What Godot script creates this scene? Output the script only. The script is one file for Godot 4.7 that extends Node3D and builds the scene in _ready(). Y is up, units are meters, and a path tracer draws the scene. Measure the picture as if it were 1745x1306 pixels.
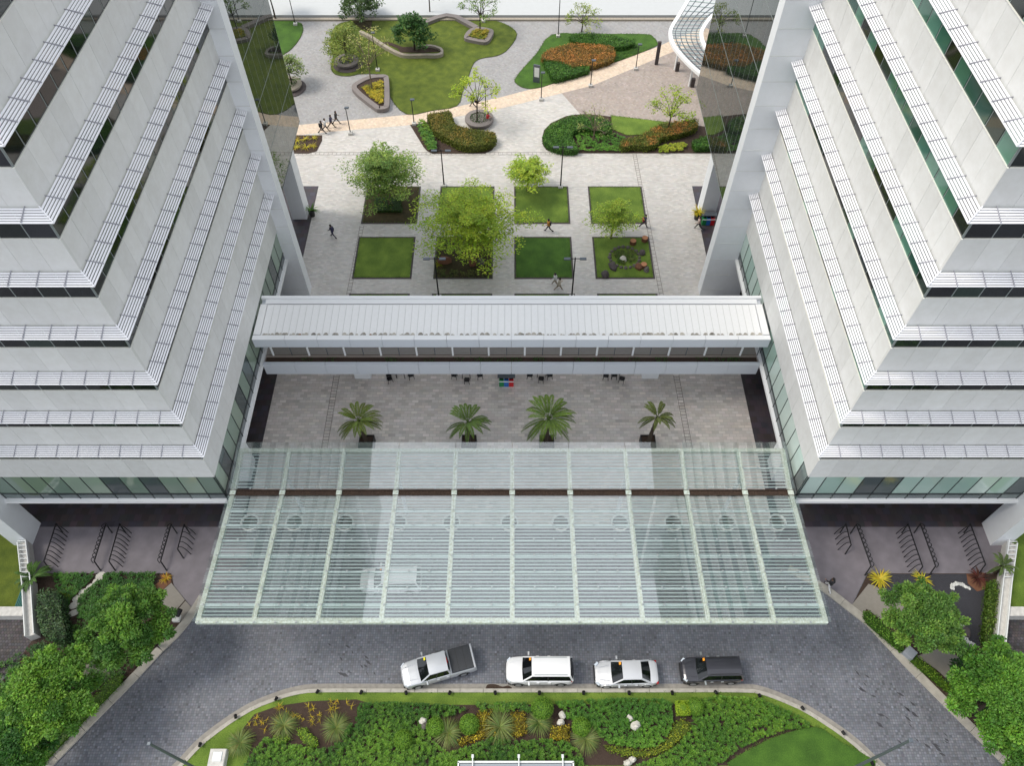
extends Node3D
# An office courtyard seen from the air: two white stepped-band towers, a link bridge, a glass porte-cochere canopy, a planted plaza behind and a landscaped turning drive in front.

var rng := RandomNumberGenerator.new()
var names := {}
var M := {}
var cache := {}


# ------------------------------------------------------------------ mesh collector
class MB:
	var v := PackedVector3Array()
	var n := PackedVector3Array()
	var c := PackedColorArray()
	var t := PackedInt32Array()
	var col := Color.WHITE
	var xf := Transform3D()

	func tri(a: Vector3, b: Vector3, d: Vector3) -> void:
		a = xf * a
		b = xf * b
		d = xf * d
		var m := (b - a).cross(d - a).normalized()
		var i := v.size()
		v.append_array([a, d, b])
		n.append_array([m, m, m])
		c.append_array([col, col, col])
		t.append_array([i, i + 1, i + 2])

	# corners counter-clockwise as seen from outside
	func quad(a: Vector3, b: Vector3, d: Vector3, e: Vector3) -> void:
		a = xf * a
		b = xf * b
		d = xf * d
		e = xf * e
		var m := (d - a).cross(e - b).normalized()
		var i := v.size()
		v.append_array([a, b, d, e])
		n.append_array([m, m, m, m])
		c.append_array([col, col, col, col])
		t.append_array([i, i + 2, i + 1, i, i + 3, i + 2])

	func box(at: Vector3, s: Vector3) -> void:
		var h := s * 0.5
		var p := []
		for k in 8:
			p.append(at + Vector3(h.x if k & 1 else -h.x, h.y if k & 2 else -h.y, h.z if k & 4 else -h.z))
		quad(p[4], p[5], p[7], p[6])
		quad(p[1], p[0], p[2], p[3])
		quad(p[5], p[1], p[3], p[7])
		quad(p[0], p[4], p[6], p[2])
		quad(p[6], p[7], p[3], p[2])
		quad(p[0], p[1], p[5], p[4])

	# a box whose upper edges are chamfered
	func cbox(at: Vector3, s: Vector3, e: float) -> void:
		var h := s * 0.5
		var lo := []
		var mid := []
		var hi := []
		for k in [[-1, 1], [1, 1], [1, -1], [-1, -1]]:
			lo.append(at + Vector3(h.x * k[0], -h.y, h.z * k[1]))
			mid.append(at + Vector3(h.x * k[0], h.y - e, h.z * k[1]))
			hi.append(at + Vector3((h.x - e) * k[0], h.y, (h.z - e) * k[1]))
		for k in 4:
			var j := (k + 1) % 4
			quad(lo[k], lo[j], mid[j], mid[k])
			quad(mid[k], mid[j], hi[j], hi[k])
		quad(hi[0], hi[1], hi[2], hi[3])
		quad(lo[3], lo[2], lo[1], lo[0])

	func bar(a: Vector3, b: Vector3, w: float, hgt: float) -> void:
		var d := (b - a)
		var l := d.length()
		d = d / l
		var side := d.cross(Vector3.UP)
		side = Vector3.RIGHT if side.length() < 0.01 else side.normalized()
		var up := side.cross(d)
		var keep := xf
		xf = xf * Transform3D(Basis(side, up, -d), (a + b) * 0.5)
		box(Vector3.ZERO, Vector3(w, hgt, l))
		xf = keep

	func tube(a: Vector3, b: Vector3, r0: float, r1: float, seg := 8, caps := true) -> void:
		var d := (b - a).normalized()
		var side := d.cross(Vector3.UP if absf(d.y) < 0.95 else Vector3.RIGHT).normalized()
		var up := side.cross(d)
		var i := v.size()
		for k in seg:
			var q := TAU * k / seg
			var o := side * cos(q) + up * sin(q)
			v.append_array([xf * (a + o * r0), xf * (b + o * r1)])
			var m := (xf.basis * o).normalized()
			n.append_array([m, m])
			c.append_array([col, col])
		for k in seg:
			var j := (k + 1) % seg
			t.append_array([i + 2 * k, i + 2 * j + 1, i + 2 * k + 1, i + 2 * k, i + 2 * j, i + 2 * j + 1])
		if caps:
			for e in 2:
				var m := (xf.basis * (d if e else -d)).normalized()
				var i0 := v.size()
				for k in seg:
					v.append(v[i + 2 * k + e])
					n.append(m)
					c.append(col)
				for k in range(1, seg - 1):
					t.append_array([i0, i0 + k + 1, i0 + k] if not e else [i0, i0 + k, i0 + k + 1])

	func path_tube(pts: Array, r: float, seg := 6) -> void:
		for k in pts.size() - 1:
			tube(pts[k], pts[k + 1], r, r, seg, true)

	# rings of radius and height around a centre: [[r, y], ...] from the bottom up
	func lathe(at: Vector3, prof: Array, seg := 16) -> void:
		for k in prof.size() - 1:
			for j in seg:
				var q0 := TAU * j / seg
				var q1 := TAU * (j + 1) / seg
				var d0 := Vector3(cos(q0), 0, sin(q0))
				var d1 := Vector3(cos(q1), 0, sin(q1))
				var a: Vector3 = at + d1 * prof[k][0] + Vector3.UP * prof[k][1]
				var b: Vector3 = at + d0 * prof[k][0] + Vector3.UP * prof[k][1]
				var e: Vector3 = at + d0 * prof[k + 1][0] + Vector3.UP * prof[k + 1][1]
				var f: Vector3 = at + d1 * prof[k + 1][0] + Vector3.UP * prof[k + 1][1]
				if prof[k][0] < 0.0005:
					tri(a, e, f)
				elif prof[k + 1][0] < 0.0005:
					tri(a, b, e)
				else:
					quad(a, b, e, f)

	# an upright prism over a polygon of Vector2(x, z)
	func prism(poly: Array, y0: float, y1: float, sides := true) -> void:
		var pp := PackedVector2Array(poly)
		var area := 0.0
		for k in pp.size():
			area += pp[k].cross(pp[(k + 1) % pp.size()])
		if area < 0:
			pp.reverse()
		var ids := Geometry2D.triangulate_polygon(pp)
		for k in range(0, ids.size(), 3):
			var a := pp[ids[k]]
			var b := pp[ids[k + 1]]
			var d := pp[ids[k + 2]]
			if (b - a).cross(d - a) > 0:
				var w := b
				b = d
				d = w
			tri(Vector3(a.x, y1, a.y), Vector3(b.x, y1, b.y), Vector3(d.x, y1, d.y))
		if sides:
			for k in pp.size():
				var a := pp[k]
				var b := pp[(k + 1) % pp.size()]
				quad(Vector3(b.x, y0, b.y), Vector3(a.x, y0, a.y), Vector3(a.x, y1, a.y), Vector3(b.x, y1, b.y))

	# a wall of given width along a line of Vector2
	func strip(line: Array, w0: float, w1: float, y0: float, y1: float, closed := false) -> void:
		var m := line.size()
		var out := []
		for k in m:
			var a: Vector2 = line[(k - 1 + m) % m] if closed or k > 0 else line[k]
			var b: Vector2 = line[(k + 1) % m] if closed or k < m - 1 else line[k]
			var d := (b - a).normalized()
			var s := Vector2(-d.y, d.x)
			out.append([line[k] + s * w0, line[k] + s * w1])
		for k in (m if closed else m - 1):
			var j := (k + 1) % m
			var a: Vector2 = out[k][0]
			var b: Vector2 = out[k][1]
			var e: Vector2 = out[j][1]
			var f: Vector2 = out[j][0]
			if (b - a).cross(f - a) > 0:
				var x := a
				a = b
				b = x
				x = f
				f = e
				e = x
			quad(Vector3(a.x, y1, a.y), Vector3(b.x, y1, b.y), Vector3(e.x, y1, e.y), Vector3(f.x, y1, f.y))
			quad(Vector3(b.x, y0, b.y), Vector3(e.x, y0, e.y), Vector3(e.x, y1, e.y), Vector3(b.x, y1, b.y))
			quad(Vector3(f.x, y0, f.y), Vector3(a.x, y0, a.y), Vector3(a.x, y1, a.y), Vector3(f.x, y1, f.y))
			if not closed and k == 0:
				quad(Vector3(a.x, y0, a.y), Vector3(b.x, y0, b.y), Vector3(b.x, y1, b.y), Vector3(a.x, y1, a.y))
			if not closed and k == m - 2:
				quad(Vector3(e.x, y0, e.y), Vector3(f.x, y0, f.y), Vector3(f.x, y1, f.y), Vector3(e.x, y1, e.y))

	# a small pointed leaf: a rhombus folded along its rib
	func leaf(at: Vector3, dir: Vector3, up: Vector3, l: float, w: float) -> void:
		var s := dir.cross(up).normalized() * w * 0.5
		var i := v.size()
		var m := s.cross(dir).normalized()
		var mid := at + dir * l * 0.45
		v.append_array([at, mid - s + m * w * 0.12, at + dir * l, mid + s + m * w * 0.12])
		n.append_array([m, m, m, m])
		c.append_array([col, col, col, col])
		t.append_array([i, i + 1, i + 2, i, i + 2, i + 3])

	func done() -> ArrayMesh:
		var a := []
		a.resize(Mesh.ARRAY_MAX)
		a[Mesh.ARRAY_VERTEX] = v
		a[Mesh.ARRAY_NORMAL] = n
		a[Mesh.ARRAY_COLOR] = c
		a[Mesh.ARRAY_INDEX] = t
		var m := ArrayMesh.new()
		m.add_surface_from_arrays(Mesh.PRIMITIVE_TRIANGLES, a)
		return m


# ------------------------------------------------------------------ naming, parts
func numbered(called: String) -> String:
	names[called] = names.get(called, -1) + 1
	return called if names[called] == 0 else "%s_%03d" % [called, names[called]]


func thing(called: String, label: String, category: String, at := Vector3.ZERO, turn := 0.0, group := "") -> Node3D:
	var o := Node3D.new()
	o.name = numbered(called)
	add_child(o)
	o.position = at
	o.rotation.y = turn
	return tag(o, label, category, group)


func tag(o: Node3D, label: String, category: String, group := "") -> Node3D:
	o.set_meta("label", label)
	o.set_meta("category", category)
	if group:
		o.set_meta("group", group)
	return o


func put(called: String, mb, m: Material, parent: Node3D = self, at := Vector3.ZERO, turn := 0.0) -> MeshInstance3D:
	var o := MeshInstance3D.new()
	o.name = numbered(called) if parent == self else called
	o.mesh = mb if mb is Mesh else mb.done()
	o.material_override = m
	o.position = at
	o.rotation.y = turn
	parent.add_child(o, true)
	return o


func struct(called: String, mb, m: Material) -> MeshInstance3D:
	var o := put(called, mb, m)
	o.set_meta("kind", "structure")
	return o


func stuff(o: Node3D) -> Node3D:
	o.set_meta("kind", "stuff")
	return o


func part_node(called: String, parent: Node3D) -> Node3D:
	var o := Node3D.new()
	o.name = called
	parent.add_child(o, true)
	return o


func copy(o: Node3D, label: String, at: Vector3, turn := 0.0) -> Node3D:
	var d: Node3D = o.duplicate()
	d.name = numbered(str(o.name).rstrip("_0123456789"))
	add_child(d)
	d.position = at
	d.rotation.y = turn
	d.set_meta("label", label)
	return d


func box_mesh(s: Vector3) -> ArrayMesh:
	var key := "%.3f %.3f %.3f" % [s.x, s.y, s.z]
	if not cache.has(key):
		var b := MB.new()
		b.box(Vector3.ZERO, s)
		cache[key] = b.done()
	return cache[key]


func rnd(a: float, b: float) -> float:
	return rng.randf_range(a, b)


func rdir() -> Vector3:
	var y := rnd(-1, 1)
	var q := rnd(0, TAU)
	var r := sqrt(1 - y * y)
	return Vector3(cos(q) * r, y, sin(q) * r)


func v3(p: Vector2, y := 0.0) -> Vector3:
	return Vector3(p.x, y, p.y)


func smooth(poly: Array, k := 4, closed := true) -> Array:
	var out := []
	var m := poly.size()
	for i in (m if closed else m - 1):
		var p0: Vector2 = poly[(i - 1 + m) % m] if closed or i > 0 else poly[i]
		var p1: Vector2 = poly[i]
		var p2: Vector2 = poly[(i + 1) % m]
		var p3: Vector2 = poly[(i + 2) % m] if closed or i < m - 2 else p2
		for j in k:
			out.append(p1.cubic_interpolate(p2, p0, p3, float(j) / k))
	if not closed:
		out.append(poly[m - 1])
	return out


func grown(poly: Array, d: float) -> Array:
	var r := Geometry2D.offset_polygon(PackedVector2Array(poly), d, Geometry2D.JOIN_ROUND)
	return Array(r[0]) if r.size() else poly


# evenly spread random points inside a polygon
func inside(poly: Array, count: int) -> Array:
	var pp := PackedVector2Array(poly)
	var ids := Geometry2D.triangulate_polygon(pp)
	var sums := []
	var total := 0.0
	for k in range(0, ids.size(), 3):
		total += absf((pp[ids[k + 1]] - pp[ids[k]]).cross(pp[ids[k + 2]] - pp[ids[k]])) * 0.5
		sums.append(total)
	var out := []
	for i in count:
		var q := rng.randf() * total
		var k: int = mini(sums.bsearch(q), sums.size() - 1) * 3
		var a := sqrt(rng.randf())
		var b := rng.randf()
		out.append(pp[ids[k]] * (1 - a) + pp[ids[k + 1]] * a * (1 - b) + pp[ids[k + 2]] * a * b)
	return out


func area_of(poly: Array) -> float:
	var s := 0.0
	for k in poly.size():
		s += (poly[k] as Vector2).cross(poly[(k + 1) % poly.size()])
	return absf(s) * 0.5


# ------------------------------------------------------------------ materials
func lin(r: float, g: float, b: float) -> Color:
	return Color(r, g, b).linear_to_srgb()


func mat(called: String, c: Color, rough := 0.7, metal := 0.0, spec := 0.5) -> StandardMaterial3D:
	var m := StandardMaterial3D.new()
	m.resource_name = called
	m.albedo_color = c
	m.roughness = rough
	m.metallic = metal
	m.metallic_specular = spec
	M[called] = m
	return m


func tiled(m: StandardMaterial3D, tex: Texture2D, metres: float, bump: Texture2D = null, deep := 1.0) -> StandardMaterial3D:
	m.albedo_texture = tex
	m.uv1_triplanar = true
	m.uv1_world_triplanar = true
	m.uv1_scale = Vector3.ONE / metres
	m.uv1_triplanar_sharpness = 8.0
	if bump:
		m.heightmap_enabled = true
		m.heightmap_texture = bump
		m.heightmap_scale = deep
	return m


# broad stains and wear, laid over at another size so that repeats do not show
func worn(m: StandardMaterial3D, tex: Texture2D, metres: float) -> StandardMaterial3D:
	m.detail_enabled = true
	m.detail_albedo = tex
	m.detail_blend_mode = BaseMaterial3D.BLEND_MODE_MUL
	m.detail_uv_layer = BaseMaterial3D.DETAIL_UV_2
	m.uv2_triplanar = true
	m.uv2_world_triplanar = true
	m.uv2_scale = Vector3.ONE / metres
	return m


func noise_tex(freq: float, lo: Color, hi: Color, oct := 4, seed_ := 1, mid := 0.5, size := 512) -> ImageTexture:
	var f := FastNoiseLite.new()
	f.seed = seed_
	f.frequency = freq
	f.fractal_octaves = oct
	var src := f.get_seamless_image(size, size, false, false, 0.15, true)
	src.convert(Image.FORMAT_L8)
	var data := src.get_data()
	var out := PackedByteArray()
	out.resize(size * size * 3)
	var table := []
	for k in 256:
		var x := clampf(pow(k / 255.0, log(0.5) / log(mid)), 0, 1)
		var q := lo.lerp(hi, x)
		table.append([int(q.r * 255), int(q.g * 255), int(q.b * 255)])
	for k in size * size:
		var q: Array = table[data[k]]
		out[3 * k] = q[0]
		out[3 * k + 1] = q[1]
		out[3 * k + 2] = q[2]
	return ImageTexture.create_from_image(Image.create_from_data(size, size, false, Image.FORMAT_RGB8, out))


# rows of setts or pavers: [colour, relief]
func paver_tex(size: int, across: int, rows: int, c: Color, vary: float, joint: Color, gap: int, shift := 0.5, seed_ := 3, tint := 0.02) -> Array:
	var r := RandomNumberGenerator.new()
	r.seed = seed_
	var im := Image.create(size, size, false, Image.FORMAT_RGB8)
	var hm := Image.create(size, size, false, Image.FORMAT_RGB8)
	im.fill(joint)
	hm.fill(Color(0.2, 0.2, 0.2))
	var h := size / float(rows)
	var w := size / float(across)
	for j in rows:
		var off := w * shift * (j % 2)
		for i in across:
			var k := 1.0 + r.randfn(0, vary)
			if r.randf() < 0.06:
				k *= 1 - vary * 2.2
			var q := Color(c.r * k + r.randf_range(-tint, tint), c.g * k, c.b * k + r.randf_range(-tint, tint))
			var up := r.randf_range(0.75, 1)
			var x := int(i * w + off) % size
			var y := int(j * h)
			var ww := int((i + 1) * w + off) - int(i * w + off) - gap
			var hh := int((j + 1) * h) - y - gap
			for d in ([0, -size] if x + ww > size else [0]):
				im.fill_rect(Rect2i(x + d, y, ww, hh), q)
				hm.fill_rect(Rect2i(x + d, y, ww, hh), Color(up, up, up))
				if ww > 6 and hh > 6:
					im.fill_rect(Rect2i(x + d + 1, y + 1, ww - 2, hh - 2), q * (1 + r.randf_range(-0.04, 0.05)))
	return [ImageTexture.create_from_image(im), ImageTexture.create_from_image(hm)]


func make_materials() -> void:
	var soft := noise_tex(0.012, Color(0.86, 0.86, 0.86), Color(1, 1, 1), 5, 11)
	var blot := noise_tex(0.02, Color(0.962, 0.958, 0.952), Color(1, 1, 1), 4, 12)
	var fine := noise_tex(0.15, Color(0.93, 0.93, 0.93), Color(1, 1, 1), 3, 13)
	var streak := noise_tex(0.03, Color(0.982, 0.982, 0.978), Color(1, 1, 1), 5, 14)
	# ground
	var cob := paver_tex(1024, 64, 64, Color(0.445, 0.453, 0.485), 0.06, Color(0.352, 0.357, 0.384), 2, 0.0, 5, 0.01)
	worn(tiled(mat("setts", Color.WHITE, 0.62), cob[0], 11.2, cob[1], 1.0), soft, 23.0)
	var dk := paver_tex(512, 32, 32, Color(0.27, 0.25, 0.26), 0.12, Color(0.14, 0.13, 0.13), 2, 0.5, 6)
	worn(tiled(mat("dark_setts", Color.WHITE, 0.7), dk[0], 7.0, dk[1], 1.5), soft, 17.0)
	var pale := paver_tex(1024, 24, 48, Color(0.765, 0.752, 0.735), 0.013, Color(0.72, 0.705, 0.685), 1, 0.5, 7, 0.008)
	worn(tiled(mat("pale_pavers", Color.WHITE, 0.8), pale[0], 9.6), blot, 19.0)
	var mid := paver_tex(1024, 20, 40, Color(0.80, 0.772, 0.752), 0.03, Color(0.69, 0.66, 0.64), 2, 0.5, 8, 0.01)
	worn(tiled(mat("mid_pavers", Color.WHITE, 0.75), mid[0], 12.0, mid[1], 0.5), blot, 14.0)
	var tan := paver_tex(512, 24, 24, Color(0.84, 0.765, 0.685), 0.02, Color(0.77, 0.69, 0.61), 1, 0.5, 9, 0.01)
	worn(tiled(mat("beige_pavers", Color.WHITE, 0.8), tan[0], 6.0), blot, 17.0)
	var brn := paver_tex(512, 24, 24, Color(0.65, 0.605, 0.575), 0.022, Color(0.59, 0.54, 0.51), 1, 0.5, 10, 0.01)
	worn(tiled(mat("brown_pavers", Color.WHITE, 0.8), brn[0], 6.0), blot, 15.0)
	var gry := paver_tex(512, 24, 24, Color(0.615, 0.61, 0.61), 0.016, Color(0.57, 0.56, 0.56), 1, 0.5, 15, 0.008)
	worn(tiled(mat("grey_pavers", Color.WHITE, 0.8), gry[0], 6.0), blot, 21.0)
	worn(tiled(mat("forecourt_paving", Color(0.51, 0.485, 0.51), 0.6), fine, 2.0), soft, 9.0)
	var gra := paver_tex(512, 12, 12, Color(0.27, 0.245, 0.265), 0.05, Color(0.2, 0.18, 0.2), 1, 0.5, 16)
	worn(tiled(mat("granite", Color.WHITE, 0.5), gra[0], 7.2), blot, 8.0)
	worn(tiled(mat("concrete_slab", Color(0.56, 0.54, 0.51), 0.85), fine, 1.6), blot, 4.0)
	worn(tiled(mat("kerb_concrete", Color(0.72, 0.7, 0.66), 0.85), fine, 1.1), soft, 5.0)
	worn(tiled(mat("gutter_concrete", Color(0.6, 0.58, 0.55), 0.85), fine, 1.1), soft, 3.0)
	var gr1 := noise_tex(0.06, Color(0.37, 0.47, 0.16), Color(0.54, 0.63, 0.26), 5, 21)
	var gr2 := noise_tex(0.012, Color(0.7, 0.76, 0.62), Color(1, 1, 0.95), 5, 22)
	var grh := noise_tex(0.2, Color.BLACK, Color.WHITE, 3, 23)
	worn(tiled(mat("lawn", Color.WHITE, 0.9), gr1, 3.0, grh, 3.0), gr2, 14.0)
	worn(tiled(mat("lawn_deep", Color(0.66, 0.8, 0.66), 0.9), gr1, 3.3, grh, 3.0), gr2, 11.0)
	worn(tiled(mat("lawn_dry", Color(0.9, 0.84, 0.72), 0.9), gr1, 2.7, grh, 3.0), gr2, 9.0)
	worn(tiled(mat("soil", Color(0.36, 0.29, 0.25), 0.95), noise_tex(0.1, Color(0.6, 0.58, 0.55), Color(1, 1, 1), 5, 24), 2.0, grh, 4.0), blot, 5.0)
	worn(tiled(mat("turf_brown", Color(0.38, 0.33, 0.22), 0.95), noise_tex(0.1, Color(0.6, 0.58, 0.5), Color(1, 1, 1), 5, 25), 2.0, grh, 4.0), gr2, 6.0)
	tiled(mat("dark_gravel", Color(0.36, 0.36, 0.39), 0.9), noise_tex(0.35, Color(0.4, 0.4, 0.42), Color(1, 1, 1), 2, 26), 1.7, grh, 4.0)
	# walls
	for k in 4:
		var q: float = [0.0, 0.012, -0.012, 0.02][k]
		worn(tiled(mat("panel_%d" % k, Color(0.85 + q, 0.853 + q, 0.85 + q), 0.55), streak, 3.7 + k), blot, 9.0)
	worn(tiled(mat("white_cladding", Color(0.93, 0.94, 0.955), 0.45), fine, 2.0), streak, 12.0)
	mat("louvre_white", Color(0.93, 0.93, 0.95), 0.4)
	worn(tiled(mat("white_wall", Color(0.89, 0.9, 0.9), 0.7), fine, 3.0), blot, 12.0)
	worn(tiled(mat("low_wall", Color(0.84, 0.83, 0.81), 0.8), fine, 1.0), soft, 3.0)
	mat("joint_grey", Color(0.8, 0.8, 0.79), 0.8)
	mat("bracket_grey", Color(0.6, 0.6, 0.63), 0.5)
	mat("joint_dark", Color(0.47, 0.44, 0.42), 0.9)
	mat("oil_stain", Color(0.24, 0.24, 0.26), 0.6)
	mat("sill_white", Color(0.9, 0.9, 0.87), 0.5)
	mat("core", Color(0.13, 0.13, 0.14), 0.8)
	mat("soffit", Color(0.7, 0.7, 0.72), 0.7)
	for k in 5:
		var c: Color = [Color(0.12, 0.14, 0.15), Color(0.1, 0.13, 0.12), Color(0.16, 0.17, 0.19), Color(0.13, 0.2, 0.17), Color(0.08, 0.09, 0.1)][k]
		mat("window_glass_%d" % k, c, 0.04, 0.25, 0.75)
	for k in 5:
		var c: Color = [Color(0.3, 0.47, 0.42), Color(0.25, 0.42, 0.36), Color(0.36, 0.53, 0.47), Color(0.2, 0.34, 0.3), Color(0.16, 0.2, 0.22)][k]
		mat("green_window_%d" % k, c, 0.05, 0.15, 0.6)
	for k in 4:
		var c: Color = [Color(0.53, 0.61, 0.56), Color(0.5, 0.57, 0.52), Color(0.57, 0.64, 0.58), Color(0.45, 0.53, 0.48)][k]
		mat("podium_glass_%d" % k, c, 0.06, 0.1, 0.6)
	for k in 4:
		var c: Color = [Color(0.74, 0.82, 0.79), Color(0.68, 0.78, 0.74), Color(0.78, 0.85, 0.82), Color(0.62, 0.73, 0.69)][k]
		mat("podium_blind_%d" % k, c, 0.06, 0.1, 0.6)
	for k in 3:
		mat("low_glass_%d" % k, [Color(0.33, 0.37, 0.38), Color(0.28, 0.33, 0.34), Color(0.38, 0.43, 0.43)][k], 0.06, 0.2, 0.7)
	for k in 3:
		mat("mirror_glass_%d" % k, [Color(0.35, 0.38, 0.375), Color(0.335, 0.37, 0.36), Color(0.365, 0.39, 0.38)][k], 0.012, 0.8, 0.8)
	mat("mullion", Color(0.55, 0.58, 0.58), 0.4, 0.3)
	mat("mullion_dark", Color(0.17, 0.19, 0.2), 0.4, 0.3)
	# roofs and metal
	worn(tiled(mat("roof_white", Color(0.98, 0.98, 0.98), 0.5), fine, 2.5), streak, 7.0)
	worn(tiled(mat("flat_roof", Color(0.77, 0.78, 0.785), 0.7), fine, 3.0), streak, 15.0)
	mat("parapet_white", Color(0.92, 0.925, 0.93), 0.5)
	mat("bridge_grey", Color(0.79, 0.81, 0.84), 0.5)
	worn(tiled(mat("deck_floor", Color(0.6, 0.56, 0.53), 0.7), fine, 1.0), blot, 3.0)
	worn(tiled(mat("rust", Color(0.42, 0.34, 0.28), 0.85), noise_tex(0.04, Color(0.35, 0.3, 0.27), Color(1, 1, 1), 5, 31), 2.6), soft, 6.0)
	mat("black_metal", Color(0.1, 0.1, 0.11), 0.45, 0.3)
	mat("grey_metal", Color(0.36, 0.39, 0.42), 0.45, 0.3)
	mat("steel", Color(0.72, 0.74, 0.74), 0.3, 0.7)
	for k in 3:
		var g := mat("canopy_glass_%d" % k, [Color(0.62, 0.76, 0.74, 0.014), Color(0.59, 0.73, 0.71, 0.009), Color(0.65, 0.78, 0.76, 0.019)][k], 0.012, 0.0, 0.7)
		g.transparency = BaseMaterial3D.TRANSPARENCY_ALPHA
	worn(tiled(mat("canopy_steel", Color(0.87, 0.92, 0.91), 0.45), noise_tex(0.02, Color(0.78, 0.76, 0.68), Color(1, 1, 1), 5, 33), 2.2), streak, 5.0)
	mat("canopy_bar", Color(0.74, 0.81, 0.81), 0.4)
	var gl := mat("clear_glass", Color(0.8, 0.9, 0.88, 0.18), 0.03)
	gl.transparency = BaseMaterial3D.TRANSPARENCY_ALPHA
	# plants
	var lf := mat("leaf", Color.WHITE, 0.55, 0.0, 0.4)
	lf.vertex_color_use_as_albedo = true
	lf.cull_mode = BaseMaterial3D.CULL_DISABLED
	lf.backlight_enabled = true
	lf.backlight = Color(0.7, 0.75, 0.35)
	var pt := mat("painted", Color.WHITE, 0.6)
	pt.vertex_color_use_as_albedo = true
	worn(tiled(mat("bark", Color(0.36, 0.31, 0.26), 0.9), noise_tex(0.08, Color(0.5, 0.48, 0.45), Color(1, 1, 1), 4, 41), 0.7), blot, 2.0)
	worn(tiled(mat("bark_pale", Color(0.55, 0.5, 0.42), 0.9), noise_tex(0.08, Color(0.6, 0.58, 0.55), Color(1, 1, 1), 4, 42), 0.7), blot, 2.0)
	worn(tiled(mat("rock", Color(0.5, 0.48, 0.46), 0.9), noise_tex(0.05, Color(0.55, 0.54, 0.52), Color(1, 1, 1), 5, 43), 0.9), blot, 2.0)
	worn(tiled(mat("rock_white", Color(0.88, 0.87, 0.84), 0.8), noise_tex(0.05, Color(0.75, 0.74, 0.72), Color(1, 1, 1), 5, 44), 0.6), blot, 2.0)
	worn(tiled(mat("stone_seat", Color(0.53, 0.5, 0.49), 0.8), fine, 1.1), blot, 3.0)
	worn(tiled(mat("stone_seat_pale", Color(0.7, 0.66, 0.6), 0.8), fine, 1.1), soft, 3.0)
	worn(tiled(mat("stone_dark", Color(0.33, 0.3, 0.3), 0.8), fine, 1.1), blot, 3.0)
	# cars
	for k in [["paint_silver", Color(0.74, 0.75, 0.77), 0.25], ["paint_white", Color(0.88, 0.88, 0.885), 0.0], ["paint_pearl", Color(0.77, 0.775, 0.79), 0.2], ["paint_black", Color(0.2, 0.2, 0.23), 0.3]]:
		var p := mat(k[0], k[1], 0.32, k[2])
		p.clearcoat_enabled = true
		p.clearcoat = 0.8
		p.clearcoat_roughness = 0.05
	mat("car_glass", Color(0.07, 0.08, 0.09), 0.04, 0.1, 0.7)
	mat("tyre", Color(0.1, 0.1, 0.1), 0.8)
	mat("rim", Color(0.68, 0.69, 0.7), 0.35, 0.6)
	mat("black_trim", Color(0.11, 0.11, 0.12), 0.5)
	worn(tiled(mat("bed_cover", Color(0.2, 0.21, 0.23), 0.65), fine, 1.0), blot, 3.0)
	mat("red_lamp", Color(0.6, 0.06, 0.06), 0.15)
	mat("head_lamp", Color(0.8, 0.83, 0.86), 0.1, 0.3)
	mat("orange_sticker", Color(0.95, 0.62, 0.12), 0.6)
	mat("yellow_sticker", Color(0.9, 0.85, 0.1), 0.6)
	mat("wood", Color(0.42, 0.27, 0.19), 0.8)
	mat("wood_pale", Color(0.68, 0.47, 0.33), 0.8)
	mat("teal_paint", Color(0.07, 0.36, 0.34), 0.6)
	mat("pot_white", Color(0.87, 0.87, 0.85), 0.6)
	mat("sign_face", Color(0.85, 0.87, 0.87), 0.4)
	mat("sheet_grey", Color(0.55, 0.57, 0.6), 0.7)
	mat("bin_green", Color(0.1, 0.5, 0.28), 0.5)
	mat("bin_blue", Color(0.15, 0.42, 0.72), 0.5)
	mat("bin_red", Color(0.78, 0.1, 0.14), 0.5)
	mat("terracotta", Color(0.43, 0.29, 0.21), 0.9)


# ------------------------------------------------------------------ towers
const PITCH := 4.18
const LOUVRE := 12.995
const FACE := 21.39
const FRONT := -26.94
const BACK := -52.3
const MODULE := 1.409


# the placing of a piece on a facade: along = metres from the corner, out = metres proud of the face
func on_face(s: float, side: bool, along: float, y: float, out: float) -> Vector3:
	return Vector3(s * (FACE - out), y, FRONT - along) if side else Vector3(s * (FACE + along), y, FRONT + out)


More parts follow.
